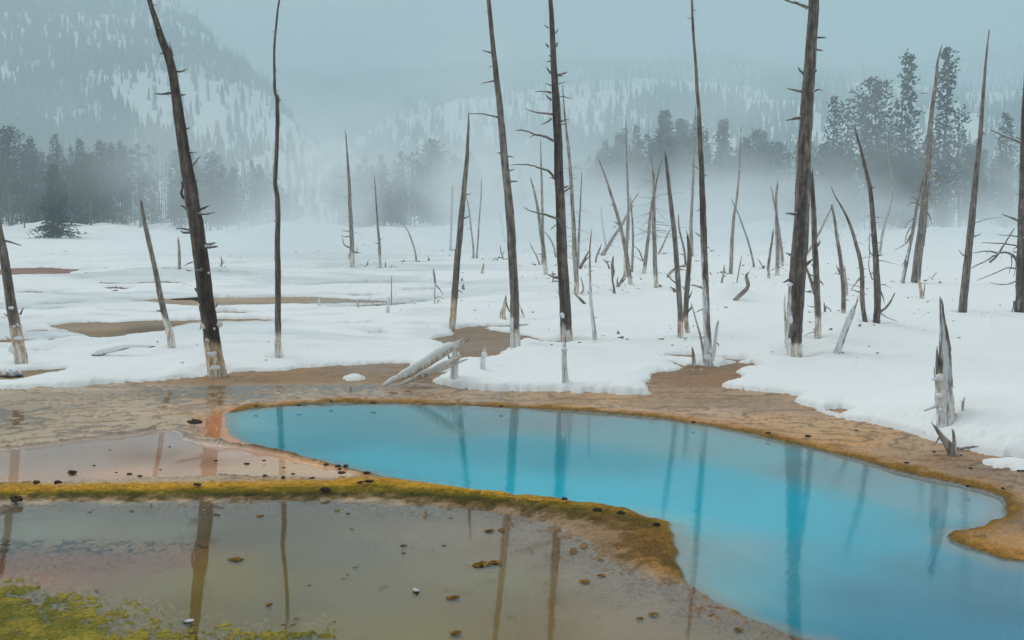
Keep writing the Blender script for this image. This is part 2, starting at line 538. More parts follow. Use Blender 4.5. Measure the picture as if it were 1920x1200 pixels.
TEAL = (0, 154, 174); TEALM = (20, 140, 158); GREYP = (134, 142, 148); BLUEG = (24, 134, 158); DEEPB = (0, 112, 140); GREYB = (136, 142, 148)
POOL_CP = [(450,790,(130,160,170)),(500,810,(60,140,155)),(560,780,(70,140,155)),(600,820,(10,132,150)),(700,850,TEAL),(700,790,(60,135,150)),(800,780,(110,140,150)),
 (800,860,TEAL),(880,790,(120,135,145)),(880,830,(20,138,155)),(900,900,TEAL),(960,780,(140,132,138)),(960,830,(10,134,152)),(1000,900,TEAL),
 (1050,785,(146,130,138)),(1050,850,(10,134,152)),(1100,920,TEAL),(1150,800,GREYP),(1180,860,(40,136,154)),(1200,920,TEAL),(1250,810,GREYP),(1320,830,GREYP),(1320,880,(16,152,172)),
 (1320,940,TEAL),(1300,975,(90,154,168)),(1250,965,(110,160,170)),(1400,850,(120,146,156)),(1400,900,(20,150,170)),(1420,960,TEAL),(1500,870,(128,128,136)),(1500,930,(0,154,176)),(1520,980,(0,148,168)),
 (1600,890,(130,130,138)),(1600,950,(20,146,166)),(1620,1000,(10,140,162)),(1700,920,(128,140,150)),(1700,980,(40,136,156)),(1770,930,(138,136,146)),(1780,980,(90,124,140)),  # greyer points at far right paint the water's pale sheen into the bottom colour
 (1850,960,(146,142,152)),(1700,1050,(50,112,132)),(1850,1080,(60,104,126)),(1320,1020,(140,138,142)),(1300,1060,(142,140,144)),(1360,1100,(136,146,150)),(1400,1010,(132,142,150)),
 (1420,1080,(96,140,154)),(1500,1020,(60,134,152)),(1500,1090,(40,128,148)),(1480,1160,(36,126,146)),(1580,1040,BLUEG),(1600,1100,(28,104,128)),(1620,1170,DEEPB),(1750,1150,DEEPB),(1900,1180,DEEPB),(1850,1130,(30,94,118)),(2100,1250,DEEPB)]
POND_CP = [(100,990,(118,120,116)),(300,990,(112,112,106)),(0,1040,(96,92,88)),(200,1040,(120,100,86)),(330,1030,(132,98,76)),(60,1065,(150,94,62)),(150,1060,(140,92,70)),(230,1080,(118,92,84)),
 (300,1090,(122,112,78)),(400,1000,(86,76,58)),(370,1120,(108,86,40)),(500,1000,(92,84,68)),(420,1060,(128,108,40)),(450,1100,(118,106,60)),(530,1050,(98,88,64)),(530,1130,(104,92,72)),(650,1030,(104,100,92)),(700,1120,(116,106,92)),(650,1170,(124,112,84)),
 (800,1000,(126,112,104)),(850,1060,(124,114,100)),(900,1130,(120,104,80)),(800,1180,(126,112,78)),(1000,1000,(138,116,104)),(1050,1040,(132,112,98)),(950,1080,(124,116,92)),(1040,1120,(112,92,62)),(1040,1170,(116,94,58)),
 (1120,1080,(146,124,110)),(1200,1110,(142,124,118)),(1150,1160,(138,118,104)),(1300,1140,(138,120,114)),(1400,1185,(132,118,106)),(930,1030,(120,96,74))]
TERR_CP = [(0,870,(172,154,138)),(150,860,(172,156,144)),(285,850,(150,118,88)),(385,860,(158,122,88)),(250,885,(204,168,138)),(450,880,(214,176,140)),(420,850,(196,170,152)),(550,880,(210,168,130)),(330,825,(170,160,152)),(0,900,(190,156,128)),(640,888,(208,172,140)),(100,830,(160,150,140))]
MUD_CP = [(0,750,(160,142,112)),(0,800,(158,138,106)),(100,820,(172,152,124)),(200,760,(176,152,118)),(250,800,(178,154,124)),(300,740,(168,148,118)),(400,760,(196,158,116)),(400,725,(150,126,98)),(520,740,(176,150,120)),(520,715,(150,122,90)),
 (650,705,(142,114,84)),(700,735,(160,136,108)),(780,720,(136,104,74)),(850,740,(174,142,104)),(1000,750,(182,146,102)),(1150,752,(184,146,100)),(1130,765,(196,168,140)),(1300,720,(146,112,82)),(1280,745,(150,120,92)),(1350,700,(150,112,78)),(1350,770,(186,162,142)),
 (1300,760,(178,148,118)),(1450,790,(196,154,106)),(1440,770,(176,150,128)),(1550,810,(186,152,104)),(1600,835,(198,148,84)),(1650,850,(172,134,88)),(1700,870,(160,124,88)),(1750,870,(140,110,82)),(1700,850,(150,124,96)),(1850,890,(120,98,80)),(1900,925,(132,112,96)),(1850,930,(170,128,74)),(900,660,(158,120,84)),(200,625,(150,122,92)),(1900,980,(110,92,82)),(1850,1005,(180,132,60))]
FARMUD_CP = [(60,512,(140,84,70)),(280,533,(96,58,46)),(220,543,(90,50,40)),(450,568,(180,152,122)),(200,620,(164,136,104)),(280,620,(104,74,44)),(450,608,(160,128,94)),(720,534,(170,160,150)),(700,576,(150,146,140))]

def terrain(X, Y):
    R = np.sqrt(X * X + Y * Y)
    wx = X + 0.12 * fbm(X, Y, 2.5, 3, 3) ; wy = Y + 0.12 * fbm(X, Y, 2.5, 3, 8)
    jx = wx + 0.03 * fbm(X, Y, 14, 2, 21); jy = wy + 0.03 * fbm(X, Y, 14, 2, 25)
    # the outline wobble is kept small where an outline was traced
    tx, ty = X + 0.035 * fbm(X, Y, 5, 3, 3), Y + 0.05 * fbm(X, Y, 5, 3, 8)
    sp = wedge_sd(poly_sd, tx, ty, POOL, 60)
    ss = wedge_sd(poly_sd, tx, ty, SHELF, 60)
    st = wedge_sd(poly_sd, tx, ty, TERRACE, 60)
    sn = wedge_sd(poly_sd, jx, jy, POND, 60)
    sr = wedge_sd(line_d, tx, ty, RIDGE, 60, 50.0)
    sa = wedge_sd(poly_sd, jx, jy, ALGAE, 60)
    n0 = fbm(X, Y, 0.7, 4, 31); n1 = fbm(X, Y, 9.0, 4, 35); n2 = fbm(X, Y, 34.0, 3, 39)
    z = 0.035 + 0.012 * n0 + 0.004 * n1 + 0.003 * n2
    z += sst(60, 300, R) * 0.4 * n0
    wet = 0.45 + 0.3 * n0
    grain = np.full(X.shape, 0.9)
    col = cp_field(X, Y, MUD_CP, 3.0)
    col = col * np.array([1.2, 1.08, 0.98])
    farcol = cp_field(X, Y, FARMUD_CP, 3.0)
    kf = sst(17, 20, R)[:, None]
    col = col * (1 - kf) + farcol * kf
    dark = lin(92, 72, 50)
    # terraces of thin mineral rims on the flats beyond and beside the pool
    tn = fbm(X * 0.45 + 0.25 * n0, Y * 0.9, 0.9, 4, 51) * 3.2 + Y * 1.1 - X * 0.12 + 0.10 * n1
    fr_ = np.abs((tn % 1.0) - 0.5)
    rim = sst(0.10, 0.02, fr_) * sst(-0.45, 0.0, n0 + 0.6 * n1) * sst(19, 17, R) * sst(-0.05, -0.25, sp)
    t2 = fbm(X * 0.35 + 0.1 * n0, Y * 1.3, 1.4, 4, 54) * 4.0 + Y * 1.5 + 0.15 * n1
    rim2 = sst(0.09, 0.02, np.abs((t2 % 1.0) - 0.5)) * sst(19, 17, R) * sst(-0.05, -0.25, sp) * sst(-0.35, 0.1, fbm(X, Y, 1.7, 3, 57))
    rim = np.maximum(rim * 1.0, rim2 * 0.8)
    flatmask = (sst(0.15, 0.5, fbm(X, Y, 0.35, 2, 61) * 0.5 + 0.5) * sst(17.5, 15.5, R))
    leftflat = sst(1.0, -1.5, X) * sst(16.3, 15.4, Y)
    film = np.clip(flatmask * 0.6 + leftflat, 0, 1)
    z = z * (1 - 0.93 * film) + 0.001 * film + 0.010 * n1 * film + 0.016 * n0 * film
    z += 0.012 * rim * film + 0.008 * rim
    wet = np.maximum(wet, film * 0.9)
    grain = grain * (1 - 0.45 * film)
    pale = lin(218, 190, 158)
    pk = (film * (0.18 + 0.5 * n0))[:, None].clip(0, 1)
    col = col * (1 - pk) + pale * pk
    rk = (rim * 0.75)[:, None]
    col = col * (1 - rk) + dark * rk
    bp_ = (sst(0.05, 0.45, fbm(X * 0.5, Y * 1.2, 0.9, 5, 58)) * 0.55)[:, None]
    col = col * (1 - bp_) + lin(138, 112, 82) * bp_
    # orange and mustard rim around the blue pool
    o1 = (sst(-0.55, -0.12, sp) * sst(0.05, -0.02, sp) * (0.30 + 0.9 * fbm(X, Y, 1.3, 3, 71)).clip(0, 0.85))[:, None]
    col = col * (1 - o1) + lin(196, 140, 74) * o1
    hb = sst(-0.02, -0.10, sp) * sst(-0.55, -0.2, sp)
    z = z + (0.020 + 0.02 * n0 + 0.014 * n1) * hb * sst(0.02, -0.05, ss)
    o2 = (sst(-0.15, -0.05, sp + 0.06 * n1 + 0.05 * n0) * (sp < 0.02))[:, None] * 0.95
    must = lin(110, 86, 22) + (lin(162, 116, 40) - lin(110, 86, 22)) * (n1[:, None] * 0.8 + 0.4).clip(0, 1)
    col = col * (1 - o2) + must * o2
    o3 = (sst(-0.05, -0.005, sp) * (sp < 0.03))[:, None] * 0.85
    col = col * (1 - o3) + lin(70, 58, 26) * o3
    grain = np.where(sp > -0.25, 0.9, grain)
    wet = np.where((sp > -0.2) & (sp < 0.02), 0.1, wet)
    # crusty islands: right peninsula
    pen = sst(0.4, 0.0, np.abs(np.hypot((X - G(1900, 1010)[0]) / 1.6, Y - G(1900, 1010)[1])) - 0.5)
    # terrace with a clear water film
    t = sst(-0.02, 0.05, st)
    zt = -0.012 - 0.010 * sst(0, 0.4, st) + 0.003 * n1
    z = z * (1 - t) + zt * t
    ct = cp_field(X, Y, TERR_CP, 3.0) * np.array([1.8, 1.75, 1.85])
    col = col * (1 - t[:, None]) + ct * t[:, None]
    grain = grain * (1 - 0.7 * t)
    rimt = np.exp(-((st + 0.01) / 0.035) ** 2) * (Y > G(0, 862)[1])
    z += 0.022 * rimt
    col = col * (1 - 0.7 * rimt[:, None]) + dark * 0.7 * rimt[:, None]
    # lower pond
    p = sst(-0.10, 0.05, sn)
    zp = -0.015 - 0.06 * sst(0.05, 1.2, sn) + 0.012 * n1 * sst(1.2, 0.0, sn) + 0.006 * n2
    z = z * (1 - p) + zp * p
    cpnd = cp_field(X, Y, POND_CP, 3.2) * np.array([1.85, 1.9, 1.55])
    col = col * (1 - p[:, None]) + cpnd * p[:, None]
    grain = grain * (1 - 0.65 * p)
    # granular brown shallows just below the ridge
    gsh = sst(0.9, 0.1, sn + 0.15 * n0) * p
    gz = 0.016 * (n2 * 0.9 + n1 * 0.6)
    z += gsh * gz + gsh * 0.006
    lump = sst(0.15, 0.5, n2 + 0.4 * n1)
    gk = (gsh * (0.35 + 0.5 * lump))[:, None]
    col = col * (1 - gk) + (lin(116, 86, 60) * (1 + 0.6 * n2[:, None])) * gk
    grain = np.maximum(grain, gsh * 0.8)
    # scattered debris flecks on the pond floor
    fl = sst(0.50, 0.62, fbm(X, Y, 7.0, 3, 81)) * sst(-0.2, 0.35, fbm(X, Y, 0.8, 2, 85)) * p
    z += fl * 0.04
    col = col * (1 - 0.6 * fl[:, None]) + lin(140, 104, 40) * 0.6 * fl[:, None]
    # red-brown patch at the left of the pond, dark specks above it
    gr = G(90, 1050)
    rd = sst(1.0, 0.3, np.hypot((X - gr[0]) / 1.5, (Y - gr[1]) / 0.42) + 0.35 * n1)
    z += rd * (0.03 + 0.014 * n2)
    rk = (rd * (0.6 + 0.4 * n1).clip(0, 1))[:, None]
    col = col * (1 - rk) + lin(158, 92, 52) * rk
    grain = np.maximum(grain, rd)
    gd = G(60, 1022)
    dk = sst(1.0, 0.5, np.hypot((X - gd[0]) / 1.9, (Y - gd[1]) / 0.28)) * sst(-0.05, 0.3, n2 + 0.5 * n1)
    z += dk * 0.045
    col = col * (1 - dk[:, None]) + lin(62, 54, 46) * dk[:, None]
    # algae mat bottom left
    a = sst(-0.10, 0.10, sa * 0.7 + 0.20 * n1 + 0.22 * n2)
    z = z * (1 - a) + a * (0.004 + 0.004 * n1 + 0.006 * n2)
    ca = lin(112, 104, 36) + (lin(166, 148, 58) - lin(112, 104, 36)) * (0.5 + 0.9 * n1 + 0.5 * n2)[:, None].clip(0, 1)
    gdk = (sst(0.1, 0.5, fbm(X, Y, 3.5, 3, 91)))[:, None] * 0.5
    ca = ca * (1 - gdk) + lin(84, 96, 40) * gdk
    col = col * (1 - a[:, None]) + ca * a[:, None]
    grain = np.maximum(grain, a)
    wet = np.where(a > 0.3, 0.0, wet)
    # green and mustard ridge between the ponds
    rw = np.interp(X, [-8, -4, -2, -0.5, 0.6, 1.7], [0.44, 0.44, 0.46, 0.50, 0.44, 0.28])
    r = sst(1.0, 0.3, sr / rw + 0.35 * n1 + 0.3 * n0 + 0.12 * n2)
    z = np.maximum(z, -0.02 + r * (0.042 + 0.014 * n1 + 0.014 * n2)) * (sp < 0.02) + z * (sp >= 0.02)
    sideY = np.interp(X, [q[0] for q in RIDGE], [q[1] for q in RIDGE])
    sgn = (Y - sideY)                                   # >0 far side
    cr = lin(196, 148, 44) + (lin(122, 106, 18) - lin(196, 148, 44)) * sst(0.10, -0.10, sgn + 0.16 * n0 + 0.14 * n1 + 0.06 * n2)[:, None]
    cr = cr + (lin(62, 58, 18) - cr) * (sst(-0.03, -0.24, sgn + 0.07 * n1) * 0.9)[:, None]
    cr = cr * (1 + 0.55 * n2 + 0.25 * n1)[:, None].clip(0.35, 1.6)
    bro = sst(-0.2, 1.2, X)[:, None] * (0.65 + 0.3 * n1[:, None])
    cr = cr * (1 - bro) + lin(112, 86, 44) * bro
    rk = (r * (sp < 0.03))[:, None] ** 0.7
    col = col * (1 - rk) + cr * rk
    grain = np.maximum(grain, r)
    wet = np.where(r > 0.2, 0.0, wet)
    # mustard wash fading up into the terrace
    wsh = sst(0.75, 0.2, sgn) * (sgn > 0) * (0.3 + 0.6 * fbm(X, Y, 2.2, 3, 97)).clip(0, 1) * (sp < -0.02) * t
    col = col * (1 - 0.8 * wsh[:, None]) + lin(200, 150, 70) * 0.8 * wsh[:, None]
    # right end of the ridge: clumpy brown bank running down the pool edge
    gb = G(1200, 1030)
    bb = sst(1.0, 0.2, np.hypot((X - gb[0]) / 0.62, (Y - gb[1]) / 0.75) + 0.3 * n1) * (sp < 0.02)
    z = np.maximum(z, -0.03 + bb * (0.055 + 0.02 * n2 + 0.014 * n1) * (sp < 0.02))
    bk = (bb * (0.7 + 0.5 * n2).clip(0, 1))[:, None]
    cbb = lin(128, 96, 52) + (lin(168, 116, 50) - lin(128, 96, 52)) * sst(0, 0.6, n1)[:, None]
    col = col * (1 - bk) + cbb * bk
    grain = np.maximum(grain, bb)
    # lower right margin of the pond against the pool is only a soft underwater step
    # orange shelf at the left tip of the pool, just under water
    s = sst(-0.02, 0.04, ss)
    z = z * (1 - s) + (-0.012 + 0.005 * n1) * s
    col = col * (1 - s[:, None]) + (lin(232, 168, 124) * 1.25 + 0.1 * n1[:, None]) * s[:, None]
    grain = grain * (1 - 0.5 * s)
    # the deep pool
    inp = sst(-0.03, 0.02, sp)
    soft = sst(0.0, 1.0, (X - 1.4) / 0.4) * sst(8.6, 8.2, Y)
    zb = -0.012 - 0.05 * sst(0, 0.5, sp)
    z = z * (1 - inp) + zb * inp
    cpo = (1 + 0.05 * fbm(X, Y, 0.9, 4, 171)[:, None]) * (cp_field(X, Y, POOL_CP, 3.4) * np.array([1.2, 2.1, 2.1])).clip(0, 0.9)
    edge = sst(0.22, 0.02, sp + 0.05 * n1)[:, None] * 0.55
    cpo = cpo * (1 - edge) + lin(176, 160, 150) * edge
    col = col * (1 - inp[:, None]) + cpo * inp[:, None]
    grain = grain * (1 - inp)
    return z, col, wet.clip(0, 1), grain.clip(0, 1), sp

X, Y, FC, NR, NT = polar(RAD_G, 31.0, 0.085, 3.0)
Z, CC, WET, GRAIN, SPG = terrain(X, Y)
g_ = mesh_np('ground', np.stack([X, Y, Z], 1), FC, M_GROUND, CC, {'wet': WET, 'grain': GRAIN})
tagg(g_, kind='structure')

# ------------------------------------------------------------------ snow cover
MOUNDS = [(135,652,.5,.08),(240,652,.75,.10),(300,652,.6,.06),(40,672,.5,.12),(350,632,1.2,.05),(830,655,.55,.10),(966,655,.35,.16),(1000,668,1.0,.06),
          (1063,645,.45,.10),(522,672,.5,.08),(405,700,.35,.08),(1330,688,.35,.06),(1930,815,1.3,.16),(1800,812,.45,.10),(2050,800,1.6,.2),(1620,650,1.4,.10),(1572,668,.6,.10),
          (1050,560,2.2,.15),(1365,578,.7,.35),(1250,700,.4,.05),(1400,640,2.2,.10),(1700,640,3,.12),(560,650,2.0,.06),(1480,668,.5,.06),(1533,640,.4,.08)]
def snow_sdf(X, Y):
    R = np.sqrt(X * X + Y * Y)
    k = R / 16.0
    jx = X + (0.07 * fbm(X, Y, 3.2, 4, 101) + 0.045 * fbm(X, Y, 16, 2, 111)) * k
    jy = Y + (0.16 * fbm(X, Y, 2.6, 4, 105) + 0.07 * fbm(X, Y, 14, 2, 115)) * k
    s = wedge_sd(poly_sd, jx, jy, SNOW, 60, -50.0)
    s = np.where(R > 55, 5.0, s)
    s = np.where((Y < 1) | (np.abs(np.arctan2(X, Y)) > 1.1), R - 16.0, s)
    for h in HOLES:
        cx = sum(p[0] for p in h) / len(h); cy = sum(p[1] for p in h) / len(h)
        s = np.minimum(s, -wedge_sd(poly_sd, jx, jy, h, 60, -50.0))
    for h in SNOW2:
        s = np.maximum(s, wedge_sd(poly_sd, jx, jy, h, 60, -50.0) * 0.35)
    return s

def snow_height(X, Y, s=None):
    R = np.sqrt(X * X + Y * Y)
    if s is None:
        s = snow_sdf(X, Y)
    T = 0.09 + 0.08 * fbm(X, Y, 0.30, 3, 121) + 0.05 * fbm(X, Y, 0.9, 4, 125) * sst(70, 30, R) + 0.012 * fbm(X * 0.6, Y * 1.4, 4.0, 3, 128) * sst(38, 20, R)
    T = T + sst(30, 110, R) * (0.12 * fbm(X, Y, 0.06, 3, 131)) + sst(104, 122, R) * np.maximum(0, 1.4 * fbm(X, Y, 0.14, 3, 141) + 0.25)
    T = T + 0.15 * sst(0.3, 3.0, s) * sst(14, 24, R)
    for u, v, rad, hgt in MOUNDS:
        g = G(u, v)
        T = T + hgt * np.exp(-(((X - g[0]) / rad) ** 2 + ((Y - g[1]) / (rad * 1.1)) ** 2)) * sst(0.0, 0.5, s)
    wdt = 0.10 + 0.004 * R
    prof = np.sqrt(np.clip(1 - (1 - np.clip(s / (wdt * 2.4), 0, 1)) ** 2, 0, 1))
    return np.where(s > 0, 0.03 + T * prof + 0.006 * fbm(X, Y, 9, 3, 151) * prof * sst(30, 16, R), -0.25)

X, Y, FC, NR, NT = polar(RAD_S, 31.0, 0.085, 3.0)
S = snow_sdf(X, Y)
Zs = snow_height(X, Y, S)
keep = (S[FC] > -0.001).any(axis=1)
FC = FC[keep]
used = np.unique(FC)
remap = np.full(len(X), -1); remap[used] = np.arange(len(used))
FC = remap[FC]; X, Y, Zs, S = X[used], Y[used], Zs[used], S[used]
Zs = np.where(Zs < -0.2, 0.0, Zs)
Rr = np.hypot(X, Y)
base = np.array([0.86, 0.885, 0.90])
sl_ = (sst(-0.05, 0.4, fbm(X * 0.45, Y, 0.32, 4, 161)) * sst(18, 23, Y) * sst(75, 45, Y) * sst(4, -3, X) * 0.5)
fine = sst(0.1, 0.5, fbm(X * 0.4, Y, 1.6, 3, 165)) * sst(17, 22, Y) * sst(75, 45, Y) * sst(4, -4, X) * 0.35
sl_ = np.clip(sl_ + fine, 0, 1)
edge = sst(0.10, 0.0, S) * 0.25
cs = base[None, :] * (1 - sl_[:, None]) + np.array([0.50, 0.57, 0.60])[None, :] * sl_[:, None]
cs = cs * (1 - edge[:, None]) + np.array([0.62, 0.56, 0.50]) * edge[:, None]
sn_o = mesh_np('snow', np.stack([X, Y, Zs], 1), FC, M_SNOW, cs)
tagg(sn_o, kind='structure')

def gz(x, y):
    """height of what one sees at x, y: snow if there is any, else ground"""
    xa, ya = np.array([x]), np.array([y])
    s = snow_height(xa, ya)[0]
    return s if s > -0.2 else 0.03

# ------------------------------------------------------------------ water sheets at z = 0
gx = np.arange(-11, 11.01, 0.1); gy = np.arange(3.0, 17.01, 0.1)
WX, WY = np.meshgrid(gx, gy)
nx = len(gx)
ii = (np.arange(len(gy) - 1)[:, None] * nx + np.arange(nx - 1)[None, :])
wf = np.stack([ii, ii + 1, ii + nx + 1, ii + nx], -1).reshape(-1, 4)
wv = np.stack([WX.reshape(-1), WY.reshape(-1), np.zeros(WX.size)], 1)
cen = wv[wf].mean(1)
spw = poly_sd(cen[:, 0], cen[:, 1], POOL)
for nm, sel, mt in (('pool_water', spw > -0.12, M_POOLW), ('pond_water', spw <= -0.12, M_PONDW)):
    f = wf[sel]
    us = np.unique(f); rm = np.full(len(wv), -1); rm[us] = np.arange(len(us))
    o = mesh_np(nm, wv[us], rm[f], mt)
    tagg(o, kind='structure')
#%%TREES
# ------------------------------------------------------------------ dead trees
BARKD = lin(62, 50, 44); GREYW = lin(152, 142, 134); PALE = lin(222, 210, 200); ORAN = lin(190, 146, 104); FROST = np.array([0.80, 0.83, 0.86])

def frame_tube(pts, rad, sides, rough=0.10, seed=0, flute=0.10, tip='spike', jag=1.0):
    pts = np.asarray(pts, float); rad = np.asarray(rad, float)
    n = len(pts)
    rng = np.random.default_rng(seed)
    tan = np.gradient(pts, axis=0)
    tan /= np.linalg.norm(tan, axis=1)[:, None] + 1e-9
    ref = np.array([0., 1., 0.]) if abs(tan[:, 1]).mean() < 0.8 else np.array([0., 0., 1.])
    A = np.cross(tan, ref); A /= np.linalg.norm(A, axis=1)[:, None] + 1e-9
    B = np.cross(A, tan)
    th = np.linspace(0, 2 * np.pi, sides, endpoint=False)
    L = np.concatenate([[0], np.cumsum(np.linalg.norm(np.diff(pts, axis=0), axis=1))])
    TH, LL = np.meshgrid(th, L)
    ph = rng.random(3) * 6.28
    mod = 1 + flute * (np.sin(3 * TH + ph[0] + LL * 0.7) * 0.5 + np.sin(5 * TH + ph[1] - LL * 0.5) * 0.35)
    sc = 1.0 / max(rad.max(), 0.01)
    mod = mod * (1 + 0.6 * rough * fbm(TH * 2.2 + seed, LL * sc * 1.6, 1.0, 3, (seed + 5) % 40) + rough * fbm(TH * 1.3 + seed, LL * sc * 0.35, 1.0, 3, seed % 40))
    rr = rad[:, None] * mod
    V = pts[:, None, :] + rr[..., None] * (np.cos(TH)[..., None] * A[:, None, :] + np.sin(TH)[..., None] * B[:, None, :])
    if tip == 'spike':
        j = rng.random(sides) ** 2 * rad[-1] * 5 * jag
        V[-1] += tan[-1][None, :] * j[:, None]
        V[-1] = V[-1] * 0.6 + (pts[-1] + tan[-1] * j[:, None]) * 0.4
    V = V.reshape(-1, 3)
    i = np.arange(n - 1)[:, None] * sides + np.arange(sides)[None, :]
    j2 = np.arange(n - 1)[:, None] * sides + (np.arange(sides)[None, :] + 1) % sides
    F4 = np.stack([i, j2, j2 + sides, i + sides], -1).reshape(-1, 4)
    cap = len(V)
    V = np.vstack([V, pts[-1] + tan[-1] * rad[-1] * (0.2 if tip == 'spike' else 0.3), pts[0]])
    k = np.arange(sides)
    top = np.stack([(n - 1) * sides + k, (n - 1) * sides + (k + 1) % sides, np.full(sides, cap)], -1)
    bot = np.stack([(k + 1) % sides, k, np.full(sides, cap + 1)], -1)
    Nn = (np.cos(TH)[..., None] * A[:, None, :] + np.sin(TH)[..., None] * B[:, None, :]).reshape(-1, 3)
    Nn = np.vstack([Nn, tan[-1], -tan[0]])
    LLf = np.concatenate([LL.reshape(-1), [L[-1], 0]]); THf = np.concatenate([TH.reshape(-1), [0, 0]])
    return V, F4, np.vstack([top, bot]), Nn, LLf, THf

def smooth_path(P3, W, step):
    """catmull-rom resample of control points with widths"""
    P3 = [np.array(p, float) for p in P3]
    pts, ws = [], []
    n = len(P3)
    for i in range(n - 1):
        p0 = P3[max(i - 1, 0)]; p1 = P3[i]; p2 = P3[i + 1]; p3 = P3[min(i + 2, n - 1)]
        m = max(2, int(np.linalg.norm(p2 - p1) / step))
        for k in range(m):
            t = k / m
            q = 0.5 * ((2 * p1) + (-p0 + p2) * t + (2 * p0 - 5 * p1 + 4 * p2 - p3) * t * t + (-p0 + 3 * p1 - 3 * p2 + p3) * t ** 3)
            pts.append(q); ws.append(W[i] * (1 - t) + W[i + 1] * t)
    pts.append(P3[-1]); ws.append(W[-1])
    return np.array(pts), np.array(ws)

def blob(center, r, seed, squash=(1, 1, 1), sub=3):
    """lumpy snow clump"""
    n, m = 14, 9
    th = np.linspace(0, 2 * np.pi, n, endpoint=False); ph = np.linspace(0.12, np.pi - 0.12, m)
    TH, PH = np.meshgrid(th, ph)
    rr = r * (1 + 0.42 * fbm(TH * 1.2 + seed, PH * 1.5, 1.0, 3, seed % 30) + 0.1 * fbm(np.cos(TH) * 4 + seed, PH * 5, 1.0, 2, 3))
    V = np.stack([rr * np.sin(PH) * np.cos(TH) * squash[0], rr * np.sin(PH) * np.sin(TH) * squash[1], rr * np.cos(PH) * squash[2]], -1).reshape(-1, 3) + np.array(center)
    i = np.arange(m - 1)[:, None] * n + np.arange(n)[None, :]
    j = np.arange(m - 1)[:, None] * n + (np.arange(n)[None, :] + 1) % n
    F4 = np.stack([i, i + n, j + n, j], -1).reshape(-1, 4)
    c0, c1 = len(V), len(V) + 1
    V = np.vstack([V, V[:n].mean(0), V[-n:].mean(0)])
    k = np.arange(n)
    return V, F4, np.vstack([np.stack([k, (k + 1) % n, np.full(n, c0)], -1), np.stack([(m - 1) * n + (k + 1) % n, (m - 1) * n + k, np.full(n, c1)], -1)])

SEED = [100]
WELLS = []
def on_surface(u, v):
    """where the line of sight through (u, v) first meets the snow or ground"""
    far = G(u, v, 0.02)
    f = np.linspace(0.80 if far[1] < 60 else 0.6, 1.0, 160)
    y = far[1] * f; x = far[0] * f; z = H + (far[2] - H) * f
    hs = snow_height(x, y); hs = np.where(hs > -0.2, hs, 0.03)
    k = np.argmax(z <= hs) if (z <= hs).any() else len(f) - 1
    return np.array([x[k], y[k], hs[k]])

